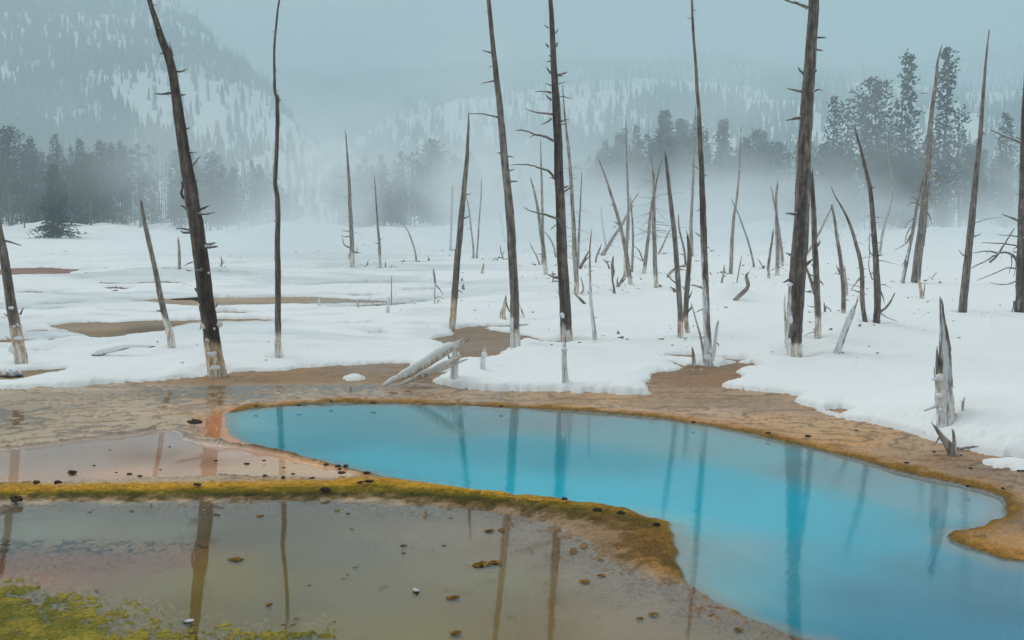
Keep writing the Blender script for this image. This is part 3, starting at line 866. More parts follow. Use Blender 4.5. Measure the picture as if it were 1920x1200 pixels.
TREE_TOPS = {}
def snag(name, cat, label, path, base_v=None, sock=0.0, tone=0.5, frost=0.0, branches=(), stubs=0, twigs=0, twig_len=0.5, twig_rng=(0.1, 0.8),
         patches=(), lean_y=0.0, group=None, moss=0.0, depth=None, sock_tint=0.4, jag=1.0, bury=0.35, clipped=False, rough=0.10, part='trunk', cap=None):
    """path: [(u, v, width_px), ...] from the base up, traced as the tree stands; depth follows from the base on the snow"""
    SEED[0] += 1
    sd_ = SEED[0]
    rng = np.random.default_rng(sd_)
    u0, v0, w0 = path[0]
    if depth is None:
        g = on_surface(u0, v0)
        d = g[1]
    else:
        d = depth
        g = P(u0, v0, d)
    rt = empty(name, (g[0], g[1], g[2]))
    tagg(rt, label, cat, group)
    if depth is None and bury >= .3: WELLS.append((g[0], g[1], px2m(w0, d) / 2))
    org = np.array([g[0], g[1], g[2]])
    pts, ws = [], []
    for (u, v, wpx) in path:
        h = (v0 - v) / F * d
        yd = d + lean_y * h
        pts.append(P(u, v, yd) - org); ws.append(px2m(wpx, yd) / 2 * 0.9)
    dirn = pts[0] - pts[1]; dirn = dirn / np.linalg.norm(dirn)
    if bury > 0 and not clipped:
        dd = np.array([dirn[0] * 0.5, dirn[1] * 0.5, -1]) * bury
        pts = [pts[0] + dd] + pts; ws = [ws[0] * 1.12] + ws
    step = max(0.03, px2m(5, d))
    C, Wd = smooth_path(pts, ws, step)
    nn = len(C)
    wob = max(ws) * 0.16
    L = np.arange(nn) * step
    C[:, 0] += wob * fbm(L * 1.3, L * 0 + sd_, 1.0, 3, sd_ % 37); C[:, 1] += wob * fbm(L * 1.1, L * 0 + sd_ + 9, 1.0, 3, sd_ % 31)
    wpx_max = max(p[2] for p in path)
    sides = 16 if wpx_max > 18 else (12 if wpx_max > 9 else 8)
    V, F4, F3, Nn, LL, TH = frame_tube(C, Wd, sides, rough, sd_, 0.10 if wpx_max > 6 else 0.04, jag=jag)
    h = V[:, 2]
    bark = BARKD + (GREYW - BARKD) * np.clip(tone + 0.35 * fbm(TH * 0.8 + sd_, h * 0.5, 1.0, 3, sd_ % 23), 0, 1)[:, None]
    c = bark.copy()
    if sock > 0:
        sh = (v0 - sock) / F * d
        ed = sh * (1 + 0.22 * fbm(TH * 1.0 + sd_, h * 0.3, 1.0, 2, 5)) + 0.12 * sh * np.sin(TH + sd_)
        k = sst(ed * 1.12, ed * 0.78, h)[:, None]
        sc_ = PALE + (ORAN - PALE) * np.clip(sock_tint * 0.62 + 0.8 * fbm(TH * 1.2 + sd_, h * 1.2, 1.0, 3, 9), 0, 1)[:, None]
        sc_ = sc_ + (PALE * 1.05 - sc_) * sst(0.4 * sh, 0.0, h)[:, None] * 0.5
        c = c * (1 - k) + sc_ * k * (0.85 + 0.5 * fbm(TH * 2, h * 1.0, 1.0, 3, 17))[:, None]
    if frost > 0:
        hm = max(h.max(), 0.1)
        fr_ = sst(0.0, 0.35, fbm(TH * 1.4 + sd_, h * 2.2, 1.0, 4, sd_ % 19) + 0.55 * (-Nn[:, 0]) + 0.1 * (-Nn[:, 1]) + (frost - 0.95) * 1.1 - 1.1 * sst(0.2, 0.4 + frost * 3.2, h))
        c = c * (1 - 0.9 * fr_[:, None]) + FROST * 0.9 * fr_[:, None]
    if moss > 0:
        ms = sst(0.1, 0.5, fbm(TH + sd_, h * 1.5, 1.0, 3, 13))[:, None] * moss
        c = c * (1 - ms) + lin(122, 120, 84) * ms
    tr = mesh_np(part, V, [F4, F3], M_WOOD, c, None, rt)
    for bi, br in enumerate(branches):
        pp, wb = br[0], br[1]
        bt = br[2] if len(br) > 2 else tone
        slope = rng.uniform(-0.5, 0.5)
        bp, bw = [], []
        for q, (u, v) in enumerate(pp):
            h_ = (v0 - v) / F * d
            off = slope * abs(u - pp[0][0]) / F * d * 0.6
            bp.append(P(u, v, d + lean_y * h_ + off) - org)
            bw.append(px2m(wb, d) / 2 * (1 - 0.65 * q / (len(pp) - 1)))
        Cb, Wb = smooth_path(bp, bw, max(0.02, px2m(4, d)))
        lb = np.arange(len(Cb)) * 0.2
        Cb[1:, 2] += (0.5 * max(bw)) * fbm(lb[1:] * 3, lb[1:] * 0 + bi + sd_, 1.0, 2, 4)
        Vb, f4, f3, Nb, Lb, Tb = frame_tube(Cb, Wb, 7, 0.15, sd_ + bi * 3 + 1, 0.05)
        cb = np.tile(BARKD + (GREYW - BARKD) * bt, (len(Vb), 1)) if bt <= 1.2 else np.tile(PALE, (len(Vb), 1))
        if moss > 0 or (len(br) > 3 and br[3]):
            cb = cb * 0.4 + lin(118, 116, 78) * 0.6
        fr_ = sst(0.35, 0.75, Nb[:, 2] + 0.5 * fbm(Lb * 6, Tb, 1.0, 2, 7) + (frost - 0.5) * 0.5)[:, None] * 0.85
        cb = cb * (1 - fr_) + FROST * fr_
        mesh_np('branch', Vb, [f4, f3], M_WOOD, cb, None, rt)
    # short broken limbs
    Hh = C[-1][2]
    for s_ in range(stubs + twigs):
        tw = s_ >= stubs
        lo, hi = twig_rng if tw else (0.12, 0.93)
        f = rng.uniform(lo, hi)
        ix = int(np.clip(np.searchsorted(C[:, 2], f * Hh), 1, nn - 2))
        r0 = Wd[ix]
        az = rng.uniform(0, 6.28)
        if not tw: az = rng.choice([0.0, math.pi]) + rng.normal(0, 0.7)
        dr = np.array([math.cos(az), math.sin(az), rng.uniform(-0.35, 0.35)])
        ln = (r0 * rng.uniform(0.9, 2.2) * (1.9 if rng.random() < .25 else 1)) if not tw else twig_len * rng.uniform(0.4, 1.0) * (1 - 0.6 * f)
        rb = r0 * (rng.uniform(0.14, 0.3) if not tw else 0.10) + 0.003
        m_ = 4
        bp = [C[ix] + dr * r0 * 0.6]
        cur = dr.copy()
        for q in range(m_):
            cur = cur + rng.normal(0, 0.16, 3) + (np.array([0, 0, -0.08]) if tw else 0)
            cur /= np.linalg.norm(cur)
            bp.append(bp[-1] + cur * ln / m_)
        Vb, f4, f3, Nb, Lb, Tb = frame_tube(np.array(bp), np.linspace(rb, rb * (0.55 if not tw else 0.25), m_ + 1), 6 if not tw else 4, 0.1, sd_ + s_, 0)
        tb = BARKD + (GREYW - BARKD) * min(1, tone + 0.15)
        cb = np.tile(tb, (len(Vb), 1))
        fr_ = sst(0.5, 0.8, Nb[:, 2] + rng.uniform(-0.4, 0.3))[:, None] * 0.8
        cb = cb * (1 - fr_) + FROST * fr_
        mesh_np('branch' if tw else 'branch_stub', Vb, [f4, f3], M_WOOD, cb, None, rt)
    if cap:
        a_, b_, fac = cap
        i0, i1 = int(a_ * (nn - 1)), int(b_ * (nn - 1))
        CC = C[i0:i1 + 1].copy(); WW = Wd[i0:i1 + 1].copy() * fac
        tt_ = np.linspace(0, 1, len(CC)); en = np.clip(np.minimum(tt_, 1 - tt_) * 9, 0.08, 1) ** 0.5
        CC[:, 2] += Wd[i0:i1 + 1] * 0.62 * en; CC[:, 1] -= Wd[i0:i1 + 1] * 0.15
        CC[:, 2] += 0.16 * Wd.max() * fbm(tt_ * 14, tt_ * 0 + sd_, 1.0, 3, 5)
        Vb, f4, f3, _, _, _ = frame_tube(CC, WW * en * (1 + 0.2 * fbm(tt_ * 9, tt_ * 0, 1.0, 3, sd_ % 11)), 14, 0.16, sd_ + 77, 0.05, tip='round')
        mesh_np('snow_cap', Vb, [f4, f3], M_PSNOW, None, None, rt)
    for (u, v, rp, sq) in patches:
        h_ = (v0 - v) / F * d
        ix = int(np.clip(np.searchsorted(C[:, 2], h_), 0, nn - 1))
        yy = d + lean_y * h_
        cc = P(u, v, yy - Wd[ix] * 0.82) - org
        Vb, f4, f3 = blob(cc + np.array([0, Wd[ix] * 0.02, 0]), px2m(rp, d) * 0.8, sd_ + int(u), (1, 0.6, sq * 0.9))
        mesh_np('snow_patch', Vb, [f4, f3], M_PSNOW, None, None, rt)
    return rt

def B(*pts, w=4, t=0.5, m=0):
    return (list(pts), w, t, m)

DT = 'dead tree'
snag('dead_tree', DT, 'dark dead trunk leaning in from the left edge, orange base with snow clinging to it',
     [(40,680,26),(33,640,25),(24,590,22),(14,530,19),(2,460,17),(-14,380,15),(-32,300,12)], sock=598, tone=.3, sock_tint=.75, frost=.25, stubs=4,
     patches=[(20,577,6,.8),(26,612,4,1),(34,634,12,.4),(24,655,9,1.3)], branches=[B((38,590),(43,578),w=4,t=.1),B((14,592),(8,588),w=4),B((16,636),(10,630),w=3,t=.9)])
snag('dead_tree', DT, 'short leaning snag with white base and jagged tip left of the big tilted trunk',
     [(322,650,16),(319,628,15),(312,600,13),(303,565,12),(296,530,11),(288,490,10),(280,455,10),(273,425,9),(268,400,7),(266,384,5)], sock=590, tone=.55, sock_tint=.05, frost=.2, stubs=3)
snag('dead_tree', DT, 'thickest tilted trunk with snow stuck on its orange base, left of the blue pool',
     [(407,700,40),(402,670,36),(396,620,33),(389,570,32),(381,510,31),(373,455,30),(364,400,29),(356,350,27),(349,310,25),(343,270,23),(337,230,22),(331,190,20),(324,140,18),(316,105,17),(303,70,15),(294,40,12),(284,12,10),(272,-30,8),(262,-70,5)],
     sock=640, tone=.13, sock_tint=.85, frost=.45, stubs=16, jag=1.5,
     branches=[B((348,352),(343,350),(341,344),w=8,t=.05),B((346,372),(340,364),(343,350),w=7,t=.05),B((356,318),(363,308),(371,298),(375,294),w=4),B((362,345),(372,337),w=4),B((346,388),(337,385),w=4),
               B((357,436),(344,436),(340,434),w=6),B((352,396),(342,385),w=4),B((361,491),(352,494),(346,498),w=3),B((372,562),(362,563),w=6),B((366,540),(372,552),w=5),B((296,60),(291,66),w=3),B((324,105),(317,80),w=4),B((378,607),(375,618),w=4)],
     patches=[(382,612,8,.9),(400,616,5,.8),(390,637,7,1.3),(374,604,5,.5),(412,608,7,1.1),(398,664,12,.9),(373,571,5,.6),(391,512,3,1),(386,588,3,1),(404,690,14,.6)])
snag('dead_tree', DT, 'tall thin straight trunk with frosty white foot, alone on the bank behind the blue pool',
     [(522,668,16),(521,640,14),(521,610,13),(521,560,12.5),(521,480,12),(521,420,11),(520,370,10.5),(516,345,9),(517,318,9),(519,270,8),(520,220,8),(519,185,7),(515,170,6),(514,120,5),(516,70,4.5),(520,25,4),(524,0,3.5),(530,-40,2.5)],
     sock=625, tone=.4, sock_tint=0, frost=.35, stubs=7, branches=[B((518,200),(523,190),(522,178),w=4)], rough=.14)
snag('dead_tree', DT, 'mid-distance dead tree with curled drooping side branches near its foot, left of two others',
     [(660,500,10),(660,470,9.5),(659,440,9),(657,400,8),(655,350,7),(652,300,5),(649,262,3),(647,245,1.5)], tone=.75, sock=475, sock_tint=.3, twigs=16, twig_len=1.0, stubs=3,
     branches=[B((659,465),(650,462),(645,458),(642,445),w=4,t=.8,m=1),B((661,470),(669,474),(675,474),w=4,t=.7,m=1),B((669,474),(670,462),w=2,t=.7),B((656,443),(648,444),(641,441),w=3,t=.7,m=1),B((657,472),(654,480),(655,486),w=3,t=.7)])
snag('dead_tree', DT, 'thin bare snag with short side stub, right of the branchy mid-distance tree',
     [(713,502,8),(712,485,7),(711,455,5.5),(708,415,4.5),(705,370,3.5),(702,330,1.5)], tone=.75, sock=480, sock_tint=.3, branches=[B((710,457),(703,455),w=2.5),B((711,449),(716,449),w=2.5)], stubs=2)
snag('dead_sapling', DT, 'thin bent grey sapling leaning left on the open snow',
     [(781,490,4),(778,470,3.5),(771,448,3),(764,432,2.5),(757,422,1.5)], tone=.95, bury=.3)
snag('dead_tree', DT, 'grey leaning trunk with pointed top and orange base, left of the two tall central trunks',
     [(847,615,14),(850,580,14),(853,550,14),(857,500,13.5),(862,450,12.5),(866,400,12),(871,350,10.5),(875,310,9),(877,280,7),(878,250,5),(879,230,4),(879,212,1.5)],
     sock=560, tone=.5, sock_tint=.85, stubs=8, jag=.6)
snag('dead_sapling', DT, 'thin pale sapling bending left, one of a faint pair sharing a foot in the mist',
     [(888,485,5),(887,460,4),(883,425,3),(878,385,2.5),(872,365,1.5)], tone=1, branches=[B((884,430),(875,430),w=1.5)])
snag('dead_sapling', DT, 'thin pale sapling rising straight up, right one of a faint pair in the mist',
     [(894,485,4),(896,455,3.5),(899,410,3),(902,370,2.5),(903,335,1.5)], tone=1)
snag('dead_tree', DT, 'faint ghostly trunk almost lost in the steam behind the pointed leaning trunk',
     [(845,470,5),(846,440,4.5),(847,400,4),(848,350,3)], tone=1.1)
snag('dead_tree', DT, 'tall straight trunk slanting left with three bare branches high on its left side',
     [(967,650,22),(966,615,20),(965,570,19),(962,500,18.5),(958,430,18),(953,370,17),(948,310,15.5),(942,250,14),(937,200,13),(931,150,11.5),(926,100,10),(920,45,9),(915,0,8),(908,-50,6)],
     sock=618, tone=.42, sock_tint=.15, frost=.5, stubs=6,
     branches=[B((938,221),(925,217),(905,213),(880,213),w=4.5),B((929,152),(916,153),(904,157),w=4),B((924,99),(915,97),(906,95),w=5),B((928,107),(920,106),w=2.5),B((917,24),(912,22),w=2.5)])
snag('dead_tree', DT, 'tall dark trunk with many curved bare branches, in the middle of the picture',
     [(1063,642,28),(1061,610,25),(1059,570,23),(1057,520,22.5),(1055,470,22),(1053,420,21),(1051,370,20),(1049,320,19.5),(1046,270,18),(1043,220,17),(1041,170,15),(1038,120,12.5),(1036,70,11),(1034,20,9.5),(1032,-20,8),(1031,-50,6)],
     sock=612, tone=.2, sock_tint=.3, frost=.42, stubs=9,
     branches=[B((1041,336),(1030,322),(1010,314),(990,309),(960,309),w=5.5,t=.5,m=1),B((1038,264),(1025,257),(1005,252),(985,245),(968,244),w=6),B((1003,252),(993,258),w=3),B((1036,214),(1020,212),(1005,210),(988,205),w=5),
               B((1034,222),(1025,229),(1016,232),w=4),B((1033,174),(1020,171),(1005,171),w=4.5),B((1042,409),(1025,403),(1005,398),(985,391),w=5.5,t=.6,m=1),B((1057,360),(1065,354),(1074,349),w=5),
               B((1051,228),(1060,224),(1066,225),w=4),B((1047,140),(1055,138),(1063,135),w=6),B((1033,138),(1028,132),(1025,127),w=5),B((1034,188),(1028,183),(1025,179),w=5),B((1045,157),(1053,156),(1059,154),w=3),
               B((1048,182),(1058,181),(1072,186),w=3),B((1029,88),(1023,82),w=5),B((1043,88),(1046,80),w=4),B((1042,62),(1047,54),w=3),B((1028,52),(1022,48),w=4),B((1033,160),(1023,156),w=3),B((1042,422),(1036,427),(1033,430),w=3)],
     patches=[(1055,591,6,1.3),(1058,557,3,1),(1055,505,3,1)])
snag('snowy_post', 'stump', 'short frosted post standing in the snow right beside the pool, below the dark central trunk',
     [(1060,716,16),(1059,700,13),(1058,680,12),(1058,665,11),(1058,652,10)], tone=1.1, frost=1.5, sock=640, sock_tint=0, bury=.1, patches=[(1058,656,7,.8)])
snag('dead_tree', DT, 'pale slim twiggy trunk close behind the dark central one, leaning left',
     [(1080,552,11),(1080,520,10.5),(1078,480,10),(1076,430,9),(1073,380,8),(1070,330,7),(1066,280,6),(1062,240,4.5),(1058,200,3.5),(1055,160,1.5)], tone=.85, sock=530, sock_tint=.3, twigs=18, twig_len=1.0, twig_rng=(.15,.62))
snag('dead_sapling', DT, 'thin twiggy pole touching the pale slim trunk behind the central one on its right',
     [(1084,500,6),(1085,450,5),(1087,400,4),(1089,360,3),(1091,322,1.5)], tone=.85, twigs=14, twig_len=1.0)
snag('dead_tree', DT, 'tapering pale snag with a leftward bend, left of the dark central trunk',
     [(1023,516,10),(1021,490,9.5),(1018,460,8.5),(1014,430,7.5),(1010,400,6),(1003,365,4.5),(995,336,2.5)], tone=.7, sock=492, sock_tint=.3, stubs=3)
snag('dead_tree', DT, 'straight faint slim trunk directly behind the bent pale snag left of centre',
     [(1018,495,7),(1018,450,6.5),(1017,400,5.5),(1016,350,5),(1014,300,3.5),(1014,262,1.5)], tone=1.0)
snag('dead_sapling', DT, 'tiny curved stick rising left of the bent pale snag',
     [(1012,497,3),(1006,480,2.5),(998,466,2),(994,455,1.2)], tone=.8)
snag('dead_sapling', DT, 'faint drooping sapling curving away between the bent snag and the dark central trunk',
     [(1042,482,4),(1038,462,3.5),(1030,445,3),(1022,436,2)], tone=.9)
snag('dead_sapling', DT, 'thin snow-dusted sapling with a needle tip standing right of the dark central trunk',
     [(1116,640,10),(1113,612,8),(1109,580,7),(1107,550,6),(1106,510,4.5),(1106,470,3.5),(1108,445,2.5),(1110,428,1.2)], tone=.9, frost=1.0, sock=610, sock_tint=0, stubs=6,
     branches=[B((1106,508),(1112,508),w=3),B((1105,550),(1101,546),w=3)])
snag('dead_tree', DT, 'left-leaning pole with short twigs, right of the thin snow-dusted sapling',
     [(1182,534,11),(1179,510,10),(1175,480,9),(1169,450,8),(1162,420,7.5),(1155,395,6.5),(1146,365,5.5),(1136,335,4),(1127,310,3),(1118,292,1.5)], tone=.75, sock=520, sock_tint=.2, stubs=4,
     branches=[B((1158,420),(1152,416),w=3),B((1155,424),(1149,427),w=2.5),B((1149,385),(1143,384),w=2)])
snag('dead_tree', DT, 'tall faint upright pole crossing behind the left-leaning pole',
     [(1172,520,8),(1173,480,8),(1176,440,7.5),(1178,400,6),(1177,350,4.5),(1175,300,3.5),(1174,250,2.5),(1173,222,1.2)], tone=.95, sock=480, sock_tint=.8, branches=[B((1178,395),(1184,382),(1197,362),w=3)])
snag('dead_tree', DT, 'pale log leaning steeply to the right behind the left-leaning pole',
     [(1130,478,9),(1138,465,8),(1150,445,7),(1164,425,6),(1175,405,5),(1185,388,4)], tone=1.1, lean_y=.2)
snag('dead_sapling', DT, 'slim dark upright sapling just right of the crossing poles',
     [(1185,510,5),(1186,480,5),(1187,450,4.5),(1186,420,4),(1184,395,3),(1182,370,1.5)], tone=.8)
snag('dead_sapling', DT, 'faint thin curved sapling far back between the needle-tip sapling and the leaning log',
     [(1136,462,4),(1133,440,3.5),(1129,415,3),(1127,390,2)], tone=1.0)
snag('dead_tree', DT, 'twiggy fork-topped dead tree behind the sharply pointed pole, full of fine side branches',
     [(1231,540,10),(1229,510,9.5),(1228,480,9),(1227,450,8.5),(1226,420,8),(1226,390,7),(1226,365,6),(1225,340,4.5),(1223,315,3),(1220,288,1.5)], tone=.7, sock=515, sock_tint=.4, twigs=34, twig_len=1.9, twig_rng=(.35,.8), moss=.1,
     branches=[B((1227,368),(1231,340),(1237,315),(1241,298),w=4),B((1226,345),(1228,325),w=3)])
snag('dead_tree', DT, 'slim pole leaning right against the twiggy fork-topped tree',
     [(1207,513,8),(1210,490,8),(1214,460,7),(1217,430,6.5),(1220,400,5.5),(1223,375,4)], tone=.8, sock=498, sock_tint=.3, twigs=12, twig_len=1.3, twig_rng=(.5,.95), branches=[B((1206,489),(1198,470),(1188,460),w=3),B((1205,490),(1196,484),(1188,480),w=2)])
snag('dead_sapling', DT, 'thin stick leaning right at the foot of the twiggy fork-topped tree',
     [(1235,476,4),(1243,460,3.5),(1251,442,3),(1258,428,1.5)], tone=.9)
snag('dead_tree', DT, 'smooth dark pole with blunt splintered top and orange base, left of the short blackened one',
     [(1276,632,12),(1275,600,12),(1273,560,11.5),(1270,510,11),(1266,460,10),(1262,420,9.5),(1258,385,8.5),(1254,350,7.5),(1251,320,6.5),(1248,293,5)], tone=.4, sock=602, sock_tint=.6, frost=.15, stubs=5, jag=1.5,
     branches=[B((1270,533),(1260,525),(1250,514),w=3.5),B((1272,500),(1264,501),w=2)])
snag('dead_tree', DT, 'short blackened snag, half the height of its neighbours, between two taller poles',
     [(1289,625,10),(1286,600,11),(1287,560,11),(1290,520,10.5),(1293,480,9.5),(1291,456,6)], tone=.3, sock=592, sock_tint=.3, frost=.3, jag=2,
     branches=[B((1291,560),(1297,548),w=4),B((1289,585),(1296,578),(1297,572),w=5),B((1284,540),(1277,536),w=2.5),B((1293,512),(1296,506),w=3)])
snag('dead_sapling', DT, 'bent dark stick curving behind the smooth dark pole',
     [(1286,500,5),(1283,470,4.5),(1277,445,4),(1273,425,3.5),(1272,405,2)], tone=.6)
snag('dead_tree', DT, 'pale brownish ghost trunk fading in the mist behind the short blackened snag',
     [(1297,480,8),(1296,440,7.5),(1297,400,6.5),(1299,350,5.5),(1301,300,4),(1303,250,3),(1304,200,2)], tone=.9, sock_tint=.5)
snag('dead_tree', DT, 'tall slender frost-streaked trunk rising from the snowy stump cluster at the channel head',
     [(1329,682,20),(1327,650,17),(1326,620,15.5),(1325,580,14.5),(1324,540,14),(1322,490,13.5),(1320,440,13),(1318,400,12.5),(1316,350,11),(1315,300,10),(1313,250,9),(1310,200,7.5),(1307,170,7),(1304,120,6),(1300,70,5.5),(1298,30,5),(1297,0,4.5),(1296,-50,3)],
     tone=.45, frost=.95, sock=635, sock_tint=.35, stubs=14, rough=.16,
     branches=[B((1319,540),(1308,537),(1296,534),w=6,t=.9),B((1320,578),(1312,582),(1304,585),w=3.5),B((1332,470),(1340,470),w=3),B((1313,392),(1304,397),w=2.5),B((1331,511),(1335,515),w=3),
               B((1322,680),(1317,650),(1312,625),(1305,600),(1297,570),w=6,t=1.0)],
     patches=[(1327,672,9,1.2),(1332,660,6,1.2)])
snag('broken_limb', 'stump', 'upright pale curved limb right of the frost-streaked trunk foot',
     [(1336,674,9),(1339,655,9),(1341,635,8),(1344,615,7),(1346,606,4)], tone=1.2, frost=1.6, branches=[B((1342,642),(1347,645),(1348,649),w=3,t=.2)])
snag('stump', 'stump', 'little brown stump with snow around its foot beside the frost-streaked trunk',
     [(1301,688,10),(1301,675,8),(1300,665,7),(1299,656,4)], tone=.9, sock=670, sock_tint=.5, bury=.1, patches=[(1292,683,8,.5),(1308,684,7,.45)])
snag('dead_tree', DT, 'pale mist-faded pole rising right of the frost-streaked trunk, wavy top',
     [(1370,514,9),(1371,490,8.5),(1372,460,8),(1374,430,7),(1377,400,6),(1382,370,5),(1385,335,4),(1387,290,3),(1389,240,2)], tone=1.0, stubs=3)
snag('dead_sapling', DT, 'thin pole leaning left across the wavy pale pole',
     [(1414,502,5),(1410,480,4.5),(1402,450,4),(1393,425,3.5),(1384,400,3),(1372,375,2)], tone=.9)
snag('dead_sapling', DT, 'small crooked stick in the snow between the wavy pale pole and the curled branch',
     [(1382,531,3),(1385,510,3),(1388,495,2.5),(1391,480,1.5)], tone=.8)
snag('dead_sapling', DT, 'short twiggy sapling left of the wavy pale pole',
     [(1353,531,5),(1356,515,4),(1358,500,3)], tone=1.0, branches=[B((1356,520),(1362,519),w=1.5),B((1357,512),(1361,504),w=2)])
snag('dead_tree', DT, 'dark slim pole leaning right, nearest on the left of the big right-hand trunk',
     [(1442,522,6),(1440,505,6),(1443,480,5.5),(1447,455,5),(1450,432,3)], tone=.7, sock=510, sock_tint=.4)
snag('dead_tree', DT, 'greyish twiggy pole fading in mist, left of the big right-hand trunk',
     [(1457,516,9),(1458,495,9),(1458,465,8.5),(1457,430,7.5),(1456,400,6.5),(1455,370,5.5),(1458,345,4)], tone=.85, sock=503, sock_tint=.2, twigs=14, twig_len=.7, twig_rng=(.05,.5))
snag('dead_sapling', DT, 'slim pole just right of the greyish twiggy one, leaning left',
     [(1467,497,7),(1466,475,6.5),(1463,450,5.5),(1460,425,4.5),(1452,385,3.5),(1446,350,2)], tone=.9, sock=488, sock_tint=.6)
snag('dead_tree', DT, 'largest dark trunk on the right, frost plastered up the left of its foot',
     [(1488,664,36),(1488,640,34),(1490,600,34),(1493,550,34),(1496,500,33),(1500,440,31.5),(1503,390,30.5),(1506,330,29),(1510,260,27),(1514,190,25.5),(1518,130,24),(1522,70,22.5),(1525,20,21),(1526,-30,19),(1528,-80,17)],
     tone=.27, frost=.8, sock=640, sock_tint=.25, stubs=12,
     branches=[B((1514,16),(1500,8),(1485,3),(1465,-3),w=7,t=.5,m=1),B((1507,138),(1502,133),(1498,129),w=7),B((1482,478),(1474,475),w=5),B((1474,650),(1473,610),(1471,575),(1472,555),w=6,t=1.3)],
     patches=[(1481,533,7,.7),(1484,600,5,2.2),(1480,640,5,1.6)])
snag('dead_tree', DT, 'slimmer trunk standing just right of the largest trunk, with a forked limb crossing behind it',
     [(1533,632,15),(1533,600,13.5),(1532,565,13),(1531,530,13),(1529,490,12.5),(1527,450,12),(1526,410,11),(1524,370,9.5),(1522,330,8)], tone=.42, sock=592, sock_tint=.25, stubs=10, frost=.2,
     branches=[B((1529,552),(1522,530),(1515,510),(1508,490),w=8),B((1533,462),(1537,455),(1537,451),w=4),B((1527,622),(1516,625),(1508,630),w=2)])
snag('dead_tree', DT, 'faint slanting pole behind the gap right of the largest trunk',
     [(1512,478,6),(1522,462,5.5),(1534,440,5),(1548,412,4),(1562,385,3)], tone=1.0, lean_y=.2)
snag('dead_tree', DT, 'short-topped twiggy trunk with a side limb, third to the right of the largest trunk',
     [(1582,588,10),(1582,560,9.5),(1581,530,9),(1578,500,8.5),(1574,470,7.5),(1569,440,6.5),(1565,410,5.5),(1560,387,4)], tone=.55, sock=582, sock_tint=.5, stubs=10, twigs=4, twig_len=.4,
     branches=[B((1578,517),(1573,507),(1569,499),w=5),B((1581,512),(1585,500),w=2)])
snag('dead_sapling', DT, 'thin twiggy rod touching the back of the short-topped trunk',
     [(1588,555,5),(1587,535,4),(1585,515,3),(1584,499,1.5)], tone=.9, sock=540, sock_tint=.8, twigs=5, twig_len=.3)
snag('dead_tree', DT, 'curved leftward-sweeping trunk with a whip-thin top, right of the short-topped one',
     [(1623,604,10),(1620,590,10),(1617,560,9.5),(1617,530,9),(1615,500,8.5),(1610,475,8),(1603,450,7),(1595,425,6),(1586,403,4.5),(1576,385,3.5),(1566,368,2.5),(1558,350,1.2)], tone=.45, stubs=8, twigs=5, twig_len=.5,
     branches=[B((1613,520),(1604,532),(1594,546),w=2.5),B((1612,548),(1604,545),(1598,543),w=3)])
snag('dead_tree', DT, 'dark knobbly trunk bowing left at the top, beside the curved leftward-sweeping trunk',
     [(1643,604,15),(1645,580,14),(1645,550,14),(1643,510,13),(1641,470,12),(1638,430,11),(1635,390,9.5),(1630,350,8),(1623,315,7),(1614,280,5.5),(1606,250,4),(1603,232,1.5)], tone=.3, stubs=14, frost=.25, twigs=6, twig_len=.6,
     branches=[B((1650,585),(1660,577),(1670,565),(1677,551),w=6,t=.7),B((1652,588),(1665,596),(1682,602),w=2.5),B((1648,540),(1655,555),(1658,568),w=3.5),B((1638,480),(1630,470),(1631,437),w=3),B((1636,525),(1629,500),(1631,470),w=2.5)])
snag('dead_sapling', DT, 'pale thin pole slanting right behind the dark knobbly trunk',
     [(1650,475,6),(1653,450,5.5),(1658,425,5),(1667,395,4),(1674,365,3),(1672,330,2.5),(1665,290,2),(1662,240,1.5)], tone=1.1)
snag('dead_tree', DT, 'slanted snow-dusted pole with hanging twigs resting along the mossy-branched trunk',
     [(1692,531,9),(1697,505,8),(1703,475,7.5),(1709,445,7),(1715,410,6.5),(1722,370,6),(1729,340,4.5)], tone=.75, frost=.9, lean_y=0.05, stubs=4,
     branches=[B((1707,440),(1700,455),(1690,462),(1678,468),w=3.5),B((1708,425),(1700,440),(1697,455),w=3),B((1703,470),(1696,490),(1690,500),w=3),B((1712,410),(1704,415),(1698,428),w=3)])
snag('dead_tree', DT, 'trunk with yellow-green mossy twigs and a whip-like crooked top, in front of the tall conifers',
     [(1717,530,20),(1720,500,18),(1725,460,17),(1730,420,16),(1734,380,15),(1738,340,13.5),(1741,300,12),(1743,260,11),(1747,220,9.5),(1752,180,8),(1756,150,6.5),(1758,120,5),(1762,100,3.5),(1766,85,1.5)],
     tone=.6, stubs=6, bury=.05,
     branches=[B((1726,385),(1712,380),(1703,384),w=3.5,m=1),B((1722,378),(1710,368),(1708,371),w=3,m=1),B((1739,333),(1752,331),(1765,337),(1774,342),w=3.5,m=1),B((1752,322),(1763,333),(1771,340),w=3,m=1),
               B((1740,358),(1745,368),(1747,378),w=2.5,m=1),B((1736,395),(1744,408),(1747,422),w=3,m=1),B((1736,212),(1726,209),w=2),B((1738,175),(1725,175),w=2),B((1741,305),(1750,290),(1765,270),w=2),B((1729,455),(1734,459),w=3)])
snag('stump', 'stump', 'small orange forked stub poking from the snow under the mossy-branched trunk',
     [(1728,560,9),(1727,545,7),(1724,530,6),(1720,516,5)], tone=.7, sock=530, sock_tint=1, branches=[B((1731,556),(1733,543),(1734,532),w=3)])
